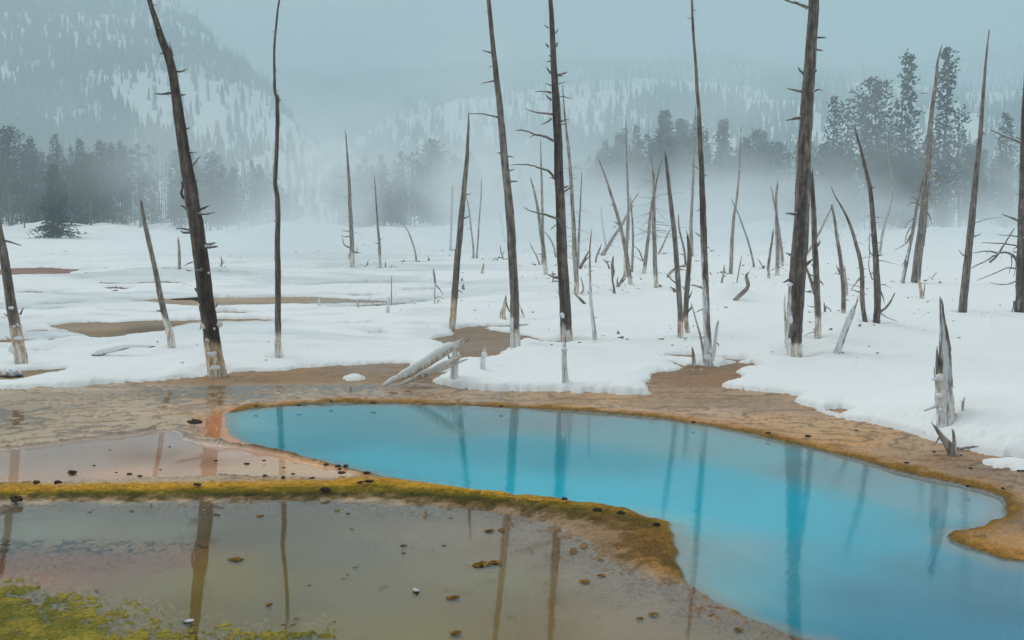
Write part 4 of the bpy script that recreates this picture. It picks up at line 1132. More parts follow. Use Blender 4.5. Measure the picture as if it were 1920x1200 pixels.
snag('dead_tree', DT, 'bare straight snag tapering to a needle, right of the tall conifers',
     [(1805,585,17),(1807,560,16.5),(1811,520,16),(1815,480,15),(1819,440,14.5),(1823,400,13.5),(1827,350,12),(1832,300,10.5),(1838,250,9),(1842,200,7.5),(1846,150,6),(1850,100,4),(1854,56,2)], tone=.42, stubs=10,
     branches=[B((1826,443),(1834,441),(1840,437),w=3),B((1808,480),(1801,474),(1799,470),w=2.5),B((1828,418),(1850,411),(1882,407),w=2,t=1.0)])
snag('dead_tree', DT, 'dark twisted tree cut by the right edge, with long drooping bare branches',
     [(1912,586,22),(1914,560,20),(1915,520,19),(1916,470,18.5),(1916,420,17),(1917,370,16),(1918,320,14),(1919,270,12),(1919,220,9),(1920,180,6),(1921,130,3)], tone=.3, stubs=8, frost=.35, twigs=8, twig_len=.6, rough=.16,
     branches=[B((1908,489),(1895,476),(1875,474),(1850,488),(1822,503),w=6),B((1855,492),(1870,478),(1885,455),(1902,428),w=5),B((1870,474),(1850,471),(1826,474),w=4),B((1910,461),(1890,458),(1866,456),(1841,455),w=4),
               B((1908,414),(1895,408),(1880,402),w=6),B((1915,268),(1895,259),(1875,252),(1857,243),w=5),B((1916,260),(1905,257),w=4),B((1908,504),(1890,502),(1865,512),(1832,525),w=4,t=.8),B((1908,526),(1890,532),(1870,533),(1857,530),w=3.5,t=.9),
               B((1902,564),(1899,580),(1891,592),w=4),B((1908,443),(1890,441),(1872,440),w=3),B((1896,478),(1897,495),(1892,512),w=2.5),B((1903,480),(1905,498),(1900,520),w=2.5)])
snag('broken_log', 'log', 'short broken log tilting right out of the snow, frosted along its upper side',
     [(1569,663,15),(1575,645,14),(1583,620,14),(1591,600,13),(1598,583,11),(1602,575,4)], tone=.6, frost=1.3, sock=640, sock_tint=.8, jag=2.5, branches=[B((1600,580),(1605,568),(1609,556),w=3)])
snag('snag', 'stump', 'split pale stump with dark splintered spire, nearest to the right bank of the pool',
     [(1774,794,38),(1773,775,35),(1772,750,33),(1770,725,31),(1770,700,29),(1771,675,26),(1772,650,22),(1771,625,17),(1768,605,13),(1766,585,10),(1765,568,8)],
     tone=.25, sock=697, sock_tint=.35, frost=.85, jag=.8, rough=.3, bury=.2,
     branches=[B((1760,710),(1757,690),(1757,670),(1757,655),w=9,t=.9),B((1756,728),(1753,708),(1751,688),w=5,t=1.3),B((1757,762),(1748,765),(1738,769),w=8,t=1.3),B((1790,776),(1797,786),(1808,789),w=5,t=1.0),
               B((1808,790),(1805,775),(1805,760),(1808,748),w=8,t=1.3),B((1805,755),(1802,752),w=3,t=1.3),B((1785,722),(1790,727),w=3,t=1.3)],
     patches=[(1762,708,10,.9),(1752,711,6,.5),(1762,742,9,.7),(1756,746,5,.6),(1764,768,5,.8)])
snag('root_stump', 'stump', 'grey broken root stub with two prongs on the brown bank below the split pale stump',
     [(1787,852,26),(1782,841,20),(1774,829,15),(1766,818,11),(1759,808,8),(1753,799,5)], tone=1.1, bury=.06, jag=1.0,
     branches=[B((1788,846),(1789,832),(1788,818),(1786,806),w=10,t=1.1),B((1765,815),(1758,826),(1752,834),w=5,t=.7),B((1790,847),(1802,853),(1814,858),w=6,t=.6),B((1796,840),(1815,840),(1832,837),w=8,t=.8)])
# ---- small sticks and stubs in the snow
SM = 'stump'
snag('stick', SM, 'short dark knot of driftwood with tall spike right of the needle-tip sapling', [(1152,550,6),(1150,535,4),(1148,524,4),(1149,510,8),(1148,495,6),(1150,482,3)], tone=.5)
snag('stick', SM, 'curled pair of roots sticking up beside the foot of the left-leaning pole', [(1158,538,8),(1163,530,6),(1168,520,5)], tone=.55, branches=[B((1160,536),(1157,528),(1159,520),w=4),B((1166,530),(1172,522),(1173,518),w=3)])
snag('stick', SM, 'small arched stick in the snow left of the driftwood knot', [(1143,505,4),(1140,496,3.5),(1136,490,3),(1132,487,2)], tone=.7)
snag('fallen_branch', 'log', 'short dark fallen branch lying half buried below the pale slim trunk', [(1097,570,6),(1090,563,6),(1083,556,5)], tone=.4, bury=0.03)
snag('stick', SM, 'thin bowed stick just right of the pale slim trunk foot', [(1090,552,4),(1094,542,3.5),(1092,530,2.5),(1089,520,1.5)], tone=.7)
snag('stick', SM, 'dark V of broken wood behind the pale slim trunk, on the snow', [(1088,503,7),(1094,490,6),(1099,480,4),(1104,470,2)], tone=.45, branches=[B((1092,495),(1098,488),(1108,477),w=4)])
snag('stick', SM, 'slim dark stick leaning right by itself behind the needle-tip sapling', [(1117,492,4),(1119,480,4),(1124,468,3),(1127,460,2)], tone=.5)
snag('curled_branch', 'branch', 'mossy hook-shaped branch curling out of the snow right of the frost-streaked trunk', [(1378,563,8),(1388,553,9),(1398,544,9),(1403,535,8),(1400,522,8),(1400,515,5),(1404,511,2)], tone=.6, moss=.4, bury=.05)
snag('leaning_branch', 'branch', 'thin arching fallen limb behind the smooth dark pole', [(1252,520,6),(1258,510,6),(1268,503,5),(1280,499,5),(1292,499,4)], tone=.95, bury=.05, group=None)
snag('fallen_branch', 'log', 'thin fallen limb lying across behind the frost-streaked trunk', [(1302,490,5),(1320,492,5),(1338,494,5),(1352,500,4)], tone=.7, bury=0)
snag('stick', SM, 'short dark stub in the snow left of the smooth dark pole foot', [(1266,548,7),(1263,543,6),(1260,540,3)], tone=.6, bury=.1)
snag('stick', SM, 'thin double stick in the snow right of the hook-shaped branch', [(1432,505,3.5),(1427,495,3),(1421,486,1.5)], tone=.9)
snag('stick', SM, 'spidery dark root poking up between the slimmer trunk and the short-topped trunk', [(1547,585,5),(1546,575,3),(1545,568,2)], tone=.4, branches=[B((1546,578),(1552,577),(1558,583),(1562,587),w=3),B((1546,580),(1550,573),w=3)])
snag('stick', SM, 'orange stick angled in the snow right of the mossy-branched trunk', [(1746,523,4),(1750,518,3.5),(1753,514,2.5)], tone=.8, sock=510, sock_tint=1)
snag('mossy_post', SM, 'thin mossy frosted post on the open snow left of the big tilted trunk', [(336,503,7),(336,485,7),(335,465,6),(334,448,3)], tone=.9, moss=.6, frost=.5)
snag('sprig', SM, 'tiny bare sprig standing over a dark rock, right of the big tilted trunk', [(415,500,3),(416,490,3),(414,481,1.5)], tone=.5, branches=[B((416,496),(421,490),w=2),B((416,490),(421,488),w=1.5),B((417,503),(424,498),w=1.5)])
snag('snowy_stump', SM, 'small white frozen stump finger beside the bare brown patch right of the propped logs', [(905,692,13),(905,680,11),(906,668,10),(908,660,7)], tone=1.2, frost=1.8, sock=650, sock_tint=0, bury=.1, patches=[(908,665,7,1.0),(904,676,6,1.2)])
snag('thin_post', SM, 'slender two-tone post with twigs at its foot on the middle snow', [(815,570,4),(815,545,4),(816,530,5),(813,508,4)], tone=.9, sock=525, sock_tint=0, branches=[B((818,535),(826,545),(831,553),w=2.5),B((816,560),(823,556),(832,560),w=2),B((819,568),(823,562),(826,568),w=2)])
snag('stake', SM, 'hair-thin upright stick beside a frozen clump on the middle snow', [(734,573,3),(734,555,2.5),(734,535,2),(734,518,1.2)], tone=1.0)
snag('frozen_clump', SM, 'pale frozen wood clump beside the hair-thin stick', [(726,586,9),(727,577,6),(728,568,5),(728,559,3)], tone=1.2, frost=1.5, bury=.05)
snag('frozen_clump', SM, 'pale frozen nub on the edge of the tan stream, left of the middle snow', [(598,573,7),(598,568,5),(598,560,3)], tone=1.2, frost=1.6, bury=.03)
snag('frozen_clump', SM, 'small tan nub at the end of the tan stream, right of the pale frozen nub', [(671,576,6),(671,570,5),(672,565,3)], tone=1.2, frost=1.2, bury=.03)
snag('root_stump', SM, 'twisted root wad leaning against the tall left-slanting trunk', [(944,598,14),(943,588,12),(946,576,8),(948,562,5)], tone=1.0, sock=560, sock_tint=.6, bury=.1, frost=.4, branches=[B((948,565),(953,580),(962,592),w=4,t=.3),B((946,570),(950,561),w=3,t=.2)])
snag('root_stump', SM, 'little horn-shaped stump with orange foot on the snow in the mid distance', [(904,513,8),(905,506,5),(906,500,4),(907,495,2)], tone=.6, sock=502, sock_tint=.8, bury=.05)
snag('stick', SM, 'knobby dark stub just right of the grey leaning pointed trunk', [(869,543,7),(868,538,6),(869,535,3)], tone=.6, bury=.05)
snag('stick', SM, 'small grey stub above the knobby dark one', [(866,527,5),(866,523,4)], tone=.6, bury=.05)
snag('stick', SM, 'low grey knob on the snow between the branchy tree and the thin bare snag', [(688,498,5),(689,493,3),(690,490,2)], tone=.9, bury=.03)
snag('stick', SM, 'tiny upright peg right of the thin bare snag', [(723,502,3),(723,496,2.5),(723,491,1.5)], tone=.8, bury=.03)
snag('stick', SM, 'second tiny peg farther right of the thin bare snag', [(734,502,3),(735,498,2)], tone=.8, bury=.03)
snag('stick', SM, 'lone grey nub near the bent grey sapling', [(804,489,6),(804,484,3)], tone=.8, bury=.03)
snag('arched_twig', 'branch', 'small grey arch of twig on the far snow left of the tall slanting trunk', [(924,489,2.5),(928,485,2.5),(932,486,2.5),(934,491,2)], tone=.8, bury=0)
snag('dead_sapling', DT, 'small forked shrub against the tall slanting trunk, on its left in the mist', [(944,486,3),(940,475,2.5),(938,462,2)], tone=.9, branches=[B((941,480),(946,470),w=2)])
snag('dead_sapling', DT, 'faint thin pole slanting left beside the tall slanting trunk', [(947,455,4),(943,430,3.5),(939,410,3),(935,395,1.5)], tone=1.0)
snag('stick', SM, 'thin bent stick beside the trunk at the centre, at snow level to its left', [(1036,530,3),(1038,520,2.5),(1036,510,2)], tone=.6, branches=[B((1038,516),(1043,513),w=2)])
snag('curved_stick', SM, 'small brown curved root right of the tall left-slanting trunk foot', [(982,594,4),(979,585,4),(976,577,3)], tone=.8, sock=560, sock_tint=.6)

# ---- propped frosty logs by the pool
snag('propped_log', 'log', 'upper snow-laden log slanting down left from the stump post to the brown flat',
     [(718,723,6),(735,713,12),(760,702,17),(790,686,20),(815,671,21),(838,656,20),(852,648,17)], tone=1.0, frost=1.1, sock=600, sock_tint=.2, bury=0, cap=(.24, 1.0, .86))
snag('propped_log', 'log', 'lower frosted log slanting beneath the upper one against the stump post',
     [(750,721,4),(770,713,9),(790,704,13),(815,695,15),(835,686,16),(850,680,15)], tone=.9, frost=1.0, sock=600, sock_tint=.4, bury=0, cap=(.3, 1.0, .8))
snag('stump_post', 'stump', 'frosty upright stump post holding up the two slanting logs',
     [(851,709,18),(851,700,16),(852,685,15),(852,670,15),(852,655,12)], tone=1.0, frost=1.1, sock=600, sock_tint=.35, bury=.08, branches=[B((846,680),(842,670),(840,665),w=8,t=1.2),B((856,668),(862,667),w=5,t=1.2)])
snag('fallen_log', 'log', 'dark-bellied fallen log capped with snow on the left bank',
     [(174,667,9),(190,662,9),(210,657,8),(230,653,7),(250,650,5),(285,650,4)], tone=.25, bury=0, cap=(0.02, 1.0, 1.5))
snag('fallen_branch', 'log', 'small driftwood piece on the wet brown channel near the frost-streaked trunk', [(1298,694,5),(1306,698,6),(1316,693,4)], tone=1.1, sock=600, sock_tint=.5, bury=0)

# ---- rocks, clumps and pebbles
def rock(name, label, cat, u, v, wpx, hfrac, color, z=0.0, group=None, mat=None, snow=False, jit=0.3):
    SEED[0] += 1
    g = G(u, v, z)
    r = px2m(wpx, g[1]) / 2
    V, f4, f3 = blob((0, 0, 0), r, SEED[0], (1, 0.75, hfrac))
    rng = np.random.default_rng(SEED[0])
    V = V + rng.normal(0, r * 0.11, V.shape)
    V[:, 0] *= rng.uniform(.8, 1.25); V[:, 0] += V[:, 1] * rng.uniform(-.5, .5)
    c = np.tile(np.array(color), (len(V), 1)) * (1 + jit * fbm(V[:, 0] / r * 2, V[:, 1] / r * 2 + V[:, 2] / r * 2, 1.0, 3, SEED[0] % 20)[:, None])
    if snow:
        k = sst(0.1, 0.4, V[:, 2] / (r * hfrac))[:, None]
        c = c * (1 - k) + FROST * k
    o = mesh_np(name, V, [f4, f3], mat or M_ROCK, c, None, None, loc=(g[0], g[1], z + r * hfrac * 0.35))
    tagg(o, label, cat, group)
    return o

ORD = 'first second third fourth fifth sixth seventh eighth ninth tenth eleventh twelfth thirteenth fourteenth fifteenth sixteenth seventeenth eighteenth nineteenth twentieth'.split()
for t_, u_ in (('twenty', 'thirtieth'), ('thirty', 'fortieth'), ('forty', 'fiftieth'), ('fifty', 'sixtieth'), ('sixty', 'seventieth')):
    ORD += [t_ + '-' + q for q in ORD[:9]] + [u_]
def scatter(pts, look, where, name, cat, hf, colf, zf, group):
    pts = sorted(pts)
    for q, (u, v, wp) in enumerate(pts):
        rock(name, f'{ORD[q]} {look} from the left {where}', cat, u, v, wp, hf(wp), colf(), zf(v), group)
DK = lin(74, 60, 46)
scatter([(243,889,9),(136,887,17),(68,905,15),(108,905,14),(32,937,24),(370,909,13),(262,893,8),(301,881,5),(218,886,5),(206,844,4),(405,864,7),(463,870,9),(176,873,6),(318,838,5)], 'dark clump', 'in the terrace left of the pool', 'dark_clump', 'rock', lambda wp: .34, lambda: DK, lambda v: 0.0 if v < 900 else .04, 'dark clumps left of the pool')
scatter([(495,864,7),(531,895,8),(549,889,8),(585,897,9),(609,919,20),(640,887,12),(637,880,9),(692,903,14),(675,905,11),(688,887,13),(612,872,12),(634,874,10),(497,892,9),(532,877,6),(648,874,12)], 'dark clump', 'beside the near edge of the blue pool', 'dark_clump', 'rock', lambda wp: .34, lambda: DK, lambda v: 0.02 if v < 898 else .05, 'dark clumps on the near edge')
scatter([(1120,958,20),(1232,984,16),(1058,937,14),(1165,962,12)], 'dark clump', 'in the end of the mossy ridge', 'dark_clump', 'rock', lambda wp: .4, lambda: lin(60,52,34), lambda v: 0.05, 'dark clumps at the ridge end')
scatter([(1515,818,10),(1440,812,9),(1752,848,7),(1700,868,8),(1606,807,6),(1820,878,8),(1300,792,8),(700,756,9),(560,760,8),(620,753,8),(480,762,7),(366,792,20),(940,762,9),(1880,916,8),(1815,912,9)], 'dark crust lump', 'on the far rim of the blue pool', 'dark_clump', 'rock', lambda wp: .34, lambda: DK, lambda v: 0.06, 'dark lumps on the far rim')
AL = lin(150, 112, 44)
scatter([(247,959,10),(168,961,8),(407,966,12),(441,1050,26),(487,969,14),(632,958,12),(652,964,10),(660,993,9),(757,1024,12),(757,1038,10),(833,1024,9),(845,972,9),(918,996,22),(940,995,15),(1126,1052,13),(1036,990,10),(1065,990,8),
                (850,1121,24),(504,1135,16),(556,1161,10),(550,1172,10),(1096,1091,18),(1128,1080,14),(1222,1076,10),(1337,1156,18),(1384,1181,20),(854,1188,26),(667,1064,9),(652,1078,8),(644,1086,7),(1200,1160,12),(1225,1152,20),(900,1060,30),(925,1056,24),(580,1098,8),(530,1172,8),(1183,1068,7)], 'mustard algae clump', 'in the near shallow pond', 'algae_clump', 'algae clump', lambda wp: .16 if wp > 18 else .28, lambda: AL * RNG.uniform(.55, 1.1), lambda v: -0.004, 'algae clumps in the near pond')
rock('snowy_pebble', 'white snow-topped pebble in the near shallow pond, nearest its middle', 'pebble', 780, 1110, 13, .8, lin(70,66,56), 0, None, None, True)
rock('snowy_pebble', 'white snow-topped pebble at the bottom left beside the trunk reflection', 'pebble', 354, 1166, 16, .5, lin(80,72,50), 0, None, None, True)
rock('rock', 'dark boulder cut into by snow, left of the pair right of the frost-streaked trunk', 'rock', 1346, 592, 14, 1.1, lin(52,40,38), 0.2)
rock('rock', 'dark snow-capped boulder, larger right one of the pair right of the frost-streaked trunk', 'rock', 1360, 590, 20, 1.0, lin(52,40,38), 0.2, None, None, True)
rock('rock', 'snow-dusted dark rock below the tiny bare sprig on the left snowfield', 'rock', 414, 512, 13, .6, lin(90,86,84), 0.12, None, None, True)
rock('snowy_rock', 'snow-covered boulder on the dark mud at the lower left bank', 'rock', 21, 707, 38, .45, lin(60,44,36), 0.03, None, None, True)

# ------------------------------------------------------------------ living conifers
def conifer_mesh(kind, seed):
    """crown as tapering boughs carrying many small needle sprays; unit height 1"""
    rng = np.random.default_rng(seed)
    V, Fq = [], []
    def spray(p, d, size):
        up = np.array([0, 0, 1.0])
        s = np.cross(d, up); s /= np.linalg.norm(s) + 1e-9
        for q in range(2):
            a = rng.uniform(-0.9, 0.9)
            side = s * math.cos(a) + up * math.sin(a)
            tip = d * size + rng.normal(0, size * 0.22, 3)
            wq = size * rng.uniform(0.22, 0.42)
            b_ = len(V)
            V.extend([p - side * wq * 0.35, p + side * wq * 0.35, p + tip * 0.6 + side * wq, p + tip * 1.0, p + tip * 0.6 - side * wq])
            Fq.append((b_, b_ + 1, b_ + 2, b_ + 3, b_ + 4))
    if kind == 'spruce':
        z0, prof, nb = 0.12, lambda t: 0.17 * (1 - t) ** 0.85 + 0.012, 230
    elif kind == 'dense':
        z0, prof, nb = 0.06, lambda t: 0.17 * (1 - t) ** 0.9 * (0.85 + 0.2 * math.sin(t * 17 + seed)) + 0.012, 560
    elif kind == 'column':
        z0, prof, nb = 0.25, lambda t: 0.085 * (0.75 + 0.25 * math.sin(t * 9 + seed)) * (1 - 0.55 * t - 0.4 * t ** 6) + 0.016, 240
    elif kind == 'round':
        z0, prof, nb = 0.38, lambda t: 0.17 * math.sqrt(max(0.02, 1 - (2 * t - 0.95) ** 2)) + 0.02, 230
    elif kind == 'sparse':
        z0, prof, nb = 0.3, lambda t: 0.12 * (1 - t) ** 0.6 * (0.6 + 0.5 * math.sin(t * 14 + seed)) + 0.02, 120
    else:
        z0, prof, nb = 0.2, lambda t: 0.15 * (1 - t) ** 0.7 + 0.02, 170
    gap = rng.random(12)
    for i in range(nb):
        t = (i + rng.random()) / nb
        z = z0 + (1 - z0) * t
        az = rng.uniform(0, 6.283)
        L = prof(t) * rng.uniform(0.6, 1.15) * (0.72 + 0.5 * gap[int((az / 6.283 * 4 + t * 8)) % 12])
        droop = -0.15 + 0.55 * t + rng.uniform(-0.1, 0.1)
        if kind in ('spruce', 'dense'): droop -= 0.2
        d = np.array([math.cos(az), math.sin(az), droop]); d /= np.linalg.norm(d)
        m = max(2, int(L / 0.02))
        for k in range(1, m + 1):
            f = k / m
            p = np.array([0, 0, z]) + d * L * f + rng.normal(0, 0.006, 3) * np.array([1, 1, 1.6])
            for _ in range(2):
                dd = d + rng.normal(0, 0.6, 3); dd /= np.linalg.norm(dd)
                spray(p, dd, 0.021 * (1.15 - 0.3 * f))
    return np.array(V), np.array(Fq)

PROTO = {}
def proto(kind, seed, mat):
    key = (kind, seed, mat.name)
    if key not in PROTO:
        V, Fq = conifer_mesh(kind, seed)
        me_o = mesh_np('crown', V, Fq, mat, None, None, None, smooth=False)
        zz = np.linspace(0, 0.97, 14); sw = np.random.default_rng(seed).normal(0, 0.003, (14, 2)).cumsum(0)
        C = np.stack([sw[:, 0], sw[:, 1], zz], 1)
        Vt, f4, f3, Nn, LL, TH = frame_tube(C, np.linspace(0.013, 0.002, 14), 7, 0.1, seed, 0.05)
        tr_o = mesh_np('trunk', Vt, [f4, f3], M_WOOD, np.tile(lin(88, 80, 74), (len(Vt), 1)), None, None)
        PROTO[key] = (me_o, tr_o)
        COL.objects.unlink(me_o); COL.objects.unlink(tr_o)
    return PROTO[key]

def bare_proto(seed):
    """thin dead lodgepole with a haze of fine twigs"""
    key = ('bare', seed)
    if key not in PROTO:
        rng = np.random.default_rng(seed)
        zz = np.linspace(0, 1, 16); sw = rng.normal(0, 0.004, (16, 2)).cumsum(0)
        C = np.stack([sw[:, 0], sw[:, 1], zz], 1)
        Vt, f4, f3, Nn, LL, TH = frame_tube(C, np.linspace(0.0095, 0.0018, 16), 6, 0.1, seed, 0.05)
        tr_o = mesh_np('trunk', Vt, [f4, f3], M_WOOD, np.tile(lin(92, 84, 80), (len(Vt), 1)), None, None)
        Vs, Fs = [], []
        for i in range(60):
            t = rng.uniform(0.25, 0.95); az = rng.uniform(0, 6.28)
            L = rng.uniform(0.02, 0.07) * (1.1 - t)
            L = L * 1.4
            c = np.array([0, 0, t]); d = np.array([math.cos(az), math.sin(az), rng.uniform(-0.4, 0.3)])
            b_ = len(Vs)
            s1 = np.array([0, 0, 0.0012]); s2 = np.cross(d, [0, 0, 1]); s2 = s2 / np.linalg.norm(s2) * 0.0012
            Vs.extend([c + s1, c - s1 * .5 + s2, c - s1 * .5 - s2, c + d * L])
            Fs += [(b_, b_ + 1, b_ + 3), (b_ + 1, b_ + 2, b_ + 3), (b_ + 2, b_, b_ + 3)]
        me_o = mesh_np('crown', np.array(Vs), np.array(Fs), M_WOOD, np.tile(lin(80, 72, 70), (len(Vs), 1)), None, None, smooth=False)
        PROTO[key] = (me_o, tr_o)
        COL.objects.unlink(me_o); COL.objects.unlink(tr_o)
    return PROTO[key]

def place_tree(name, cat, label, u, vtop, vbase, d, protos, group=None, wide=1.0, tilt=0.0):
    top = P(u, vtop, d)
    x = top[0]
    zb = gz(x, d) - 0.1
    hgt = max(2.0, top[2] - zb)
    rt = empty(name, (x, d, zb))
    rt.rotation_euler = (random.uniform(-.02, .02), tilt, random.uniform(0, 6.28))
    rt.scale = (hgt * wide, hgt * wide, hgt)
    tagg(rt, label, cat, group)
    for p in protos:
        c = p.copy()
        COL.objects.link(c)
        c.parent = rt
    return rt

SEGS = [(-999, 345, 'left edge and tilted trunk'), (345, 518, 'tilted trunk and thin straight trunk'), (518, 868, 'thin straight and pointed leaning trunks'), (868, 946, 'pointed and slanting trunks'),
        (946, 1046, 'slanting and dark central trunks'), (1046, 1314, 'central and frost-streaked trunks'), (1314, 1508, 'frost-streaked and largest trunks'), (1508, 1738, 'largest and mossy-branched trunks'),
        (1738, 1830, 'mossy-branched trunk and needle-topped snag'), (1830, 9999, 'needle-topped snag and right edge')]
PENDING = {}
def flush_labels():
    for (look, seg), lst in PENDING.items():
        lst.sort(key=lambda q: q[0])
        for q, (u, o) in enumerate(lst):
            o['label'] = (f'{ORD[q]} {look} from the left, between {seg}' if len(lst) > 1 else f'{look} in the background between {seg}')
rnd = random.Random(5)
# trees one can tell apart
FE = [
 ('round', 3, M_NEEDLE, 1638, 150, 132, 1.1, 'bushy round-headed pine among the tall conifers right of the largest trunk'),
 ('column', 4, M_NEEDLE, 1703, 106, 134, 1.05, 'tall narrow ragged conifer, left of the two tallest'),
 ('column', 5, M_NEEDLE, 1777, 96, 130, 1.15, 'tallest ragged conifer, behind the mossy-branched trunk'),
 ('spruce', 6, M_NEEDLE, 1562, 182, 133, 1.05, 'dark pointed conifer just right of the largest trunk'),
 ('sparse', 7, M_NEEDLE, 1586, 195, 140, 1.0, 'thin ragged conifer between the pointed one and the round-headed pine'),
 ('sparse', 8, M_NEEDLE, 1808, 202, 136, 1.2, 'open-branched conifer right of the tallest one'),
 ('dense', 9, M_NEEDLE, 1246, 208, 138, 1.5, 'broad dark conifer left of the frost-streaked trunk'),
 ('dense', 10, M_NEEDLE, 1280, 224, 142, 1.3, 'cone-shaped conifer next to the broad dark one'),
 ('dense', 11, M_NEEDLE, 1357, 226, 140, 1.35, 'sharply triangular spruce right of the frost-streaked trunk'),
 ('dense', 12, M_NEEDLE, 1306, 222, 146, 1.0, 'dark bushy conifer directly behind the frost-streaked trunk'),
 ('dense', 13, M_DRUST, 100, 310, 98, 1.9, 'dark reddish conifer standing forward of the treeline at left'),
 ('spruce', 14, M_NEEDLE, 100, 252, 140, 1.0, 'tall dark conifer behind the reddish one at left'),
 ('round', 15, M_RUST, 15, 240, 138, 1.0, 'reddish topped pine at the far left edge of the treeline'),
 ('sparse', 16, M_RUST, 42, 345, 118, 1.3, 'small rusty conifer left of the dark reddish one'),
 ('dense', 17, M_NEEDLE, 815, 275, 150, 1.7, 'broad conifer clump showing through steam in the middle'),
 ('dense', 18, M_RUST, 672, 310, 132, 1.7, 'rust-brown conifer in steam behind the branchy mid-distance tree'),
 ('spruce', 19, M_NEEDLE, 752, 285, 150, 1.0, 'small pointed conifer in steam left of the broad clump'),
 ('spruce', 20, M_NEEDLE, 1892, 215, 136, 1.2, 'dark conifer peeking from behind the twisted tree at the right edge'),
 ('round', 21, M_RUST, 1655, 270, 126, 1.2, 'rusty-needled low pine beneath the round-headed pine'),
 ('round', 22, M_RUST, 1690, 285, 126, 1.2, 'rusty-needled low pine beneath the narrow ragged conifer'),
 ('spruce', 23, M_NEEDLE, 1135, 265, 150, 1.2, 'misty conifer left of the broad dark one, beyond the left-leaning pole'),
]
for kind, s, mt, u, vt, d, wd, lb in FE:
    place_tree('conifer', 'conifer', lb, u, vt, 440, d, proto(kind, s, mt), None, wd)

KN = [('spruce', 31), ('column', 32), ('round', 33), ('sparse', 34), ('spruce', 35), ('other', 36), ('spruce', 37), ('spruce', 38)]
def band(n, u0, u1, topf, d0, d1, label, group, rust=0.12, wide=(0.8, 1.3), bare=0.0, blabel=None, bgroup=None):
    for i in range(n):
        u = u0 + (u1 - u0) * (i + rnd.random()) / n
        d = rnd.uniform(d0, d1)
        vt = topf(u) + rnd.uniform(-26, 50) + (d - d0) * 0.1
        if rnd.random() < bare:
            o = place_tree('bare_pole_tree', 'dead tree', blabel, u, vt - 12, 440, d, bare_proto(rnd.choice([1, 2, 3, 4])), bgroup, rnd.uniform(.8, 1.2), 0)
            tl = rnd.gauss(0, .03)
            o.rotation_euler = (0, tl, 0)
            look = ('tall' if vt < topf(u) + 8 else 'short') + ' bare pole' + (' leaning left' if tl < -.02 else ' leaning right' if tl > .02 else '')
        else:
            k = rnd.choice(KN)
            mt = M_RUST if rnd.random() < rust else M_NEEDLE
            o = place_tree('conifer', 'conifer', label, u, vt, 440, d, proto(k[0], k[1], mt), group, rnd.uniform(*wide), rnd.gauss(0, .015))
            look = {'spruce': 'pointed', 'column': 'narrow', 'round': 'round-topped', 'sparse': 'ragged', 'other': 'tapering'}[k[0]] + (' rusty' if mt is M_RUST else '') + ' conifer'
        seg = [q[2] for q in SEGS if q[0] <= u < q[1]][0]
        PENDING.setdefault((look, seg), []).append((u, o))
ip = lambda xs, ys: (lambda u: float(np.interp(u, xs, ys)))
band(170, -60, 560, ip([-60, 100, 300, 420, 560], [255, 278, 292, 310, 345]), 122, 185, 'misty dark conifer in the wood at the foot of the left mountainside', 'conifers below the left mountainside', .12, (.9, 1.4), .5,
     'thin bare grey pole tree in the wood below the left mountainside', 'bare pole trees below the left mountainside')
band(12, 520, 660, ip([520, 660], [360, 325]), 150, 185, 'pale conifer nearly hidden in steam left of centre', 'conifers hidden in steam', .1, (.9, 1.3), .3, 'faint bare pole tree in the steam left of centre', 'bare poles in the steam')
band(40, 640, 905, ip([650, 720, 760, 800, 860, 905], [325, 300, 305, 288, 290, 320]), 140, 175, 'steam-veiled conifer in the middle treeline', 'conifers in the middle treeline', .15, (1.0, 1.5))
band(14, 905, 1110, ip([905, 1000, 1110], [330, 345, 305]), 165, 205, 'very faint conifer behind the central trunks', 'faint conifers behind the central trunks', 0, (1.0, 1.5))
band(84, 1095, 1560, ip([1095, 1150, 1240, 1300, 1330, 1450, 1560], [295, 265, 240, 240, 275, 258, 272]), 138, 180, 'grey-green conifer in the hazy treeline right of centre', 'conifers in the treeline right of centre', .12, (.9, 1.4), .12,
     'pale bare pole standing in front of the treeline right of centre', 'pale bare poles right of centre')
band(70, 1540, 2000, ip([1540, 1600, 1720, 1840, 1860, 2000], [275, 262, 270, 285, 285, 270]), 128, 172, 'dark conifer in the dense treeline at right', 'conifers in the right treeline', .3, (.7, 1.15), .14,
     'pale bare pole standing against the right treeline', 'pale bare poles at right')

flush_labels()

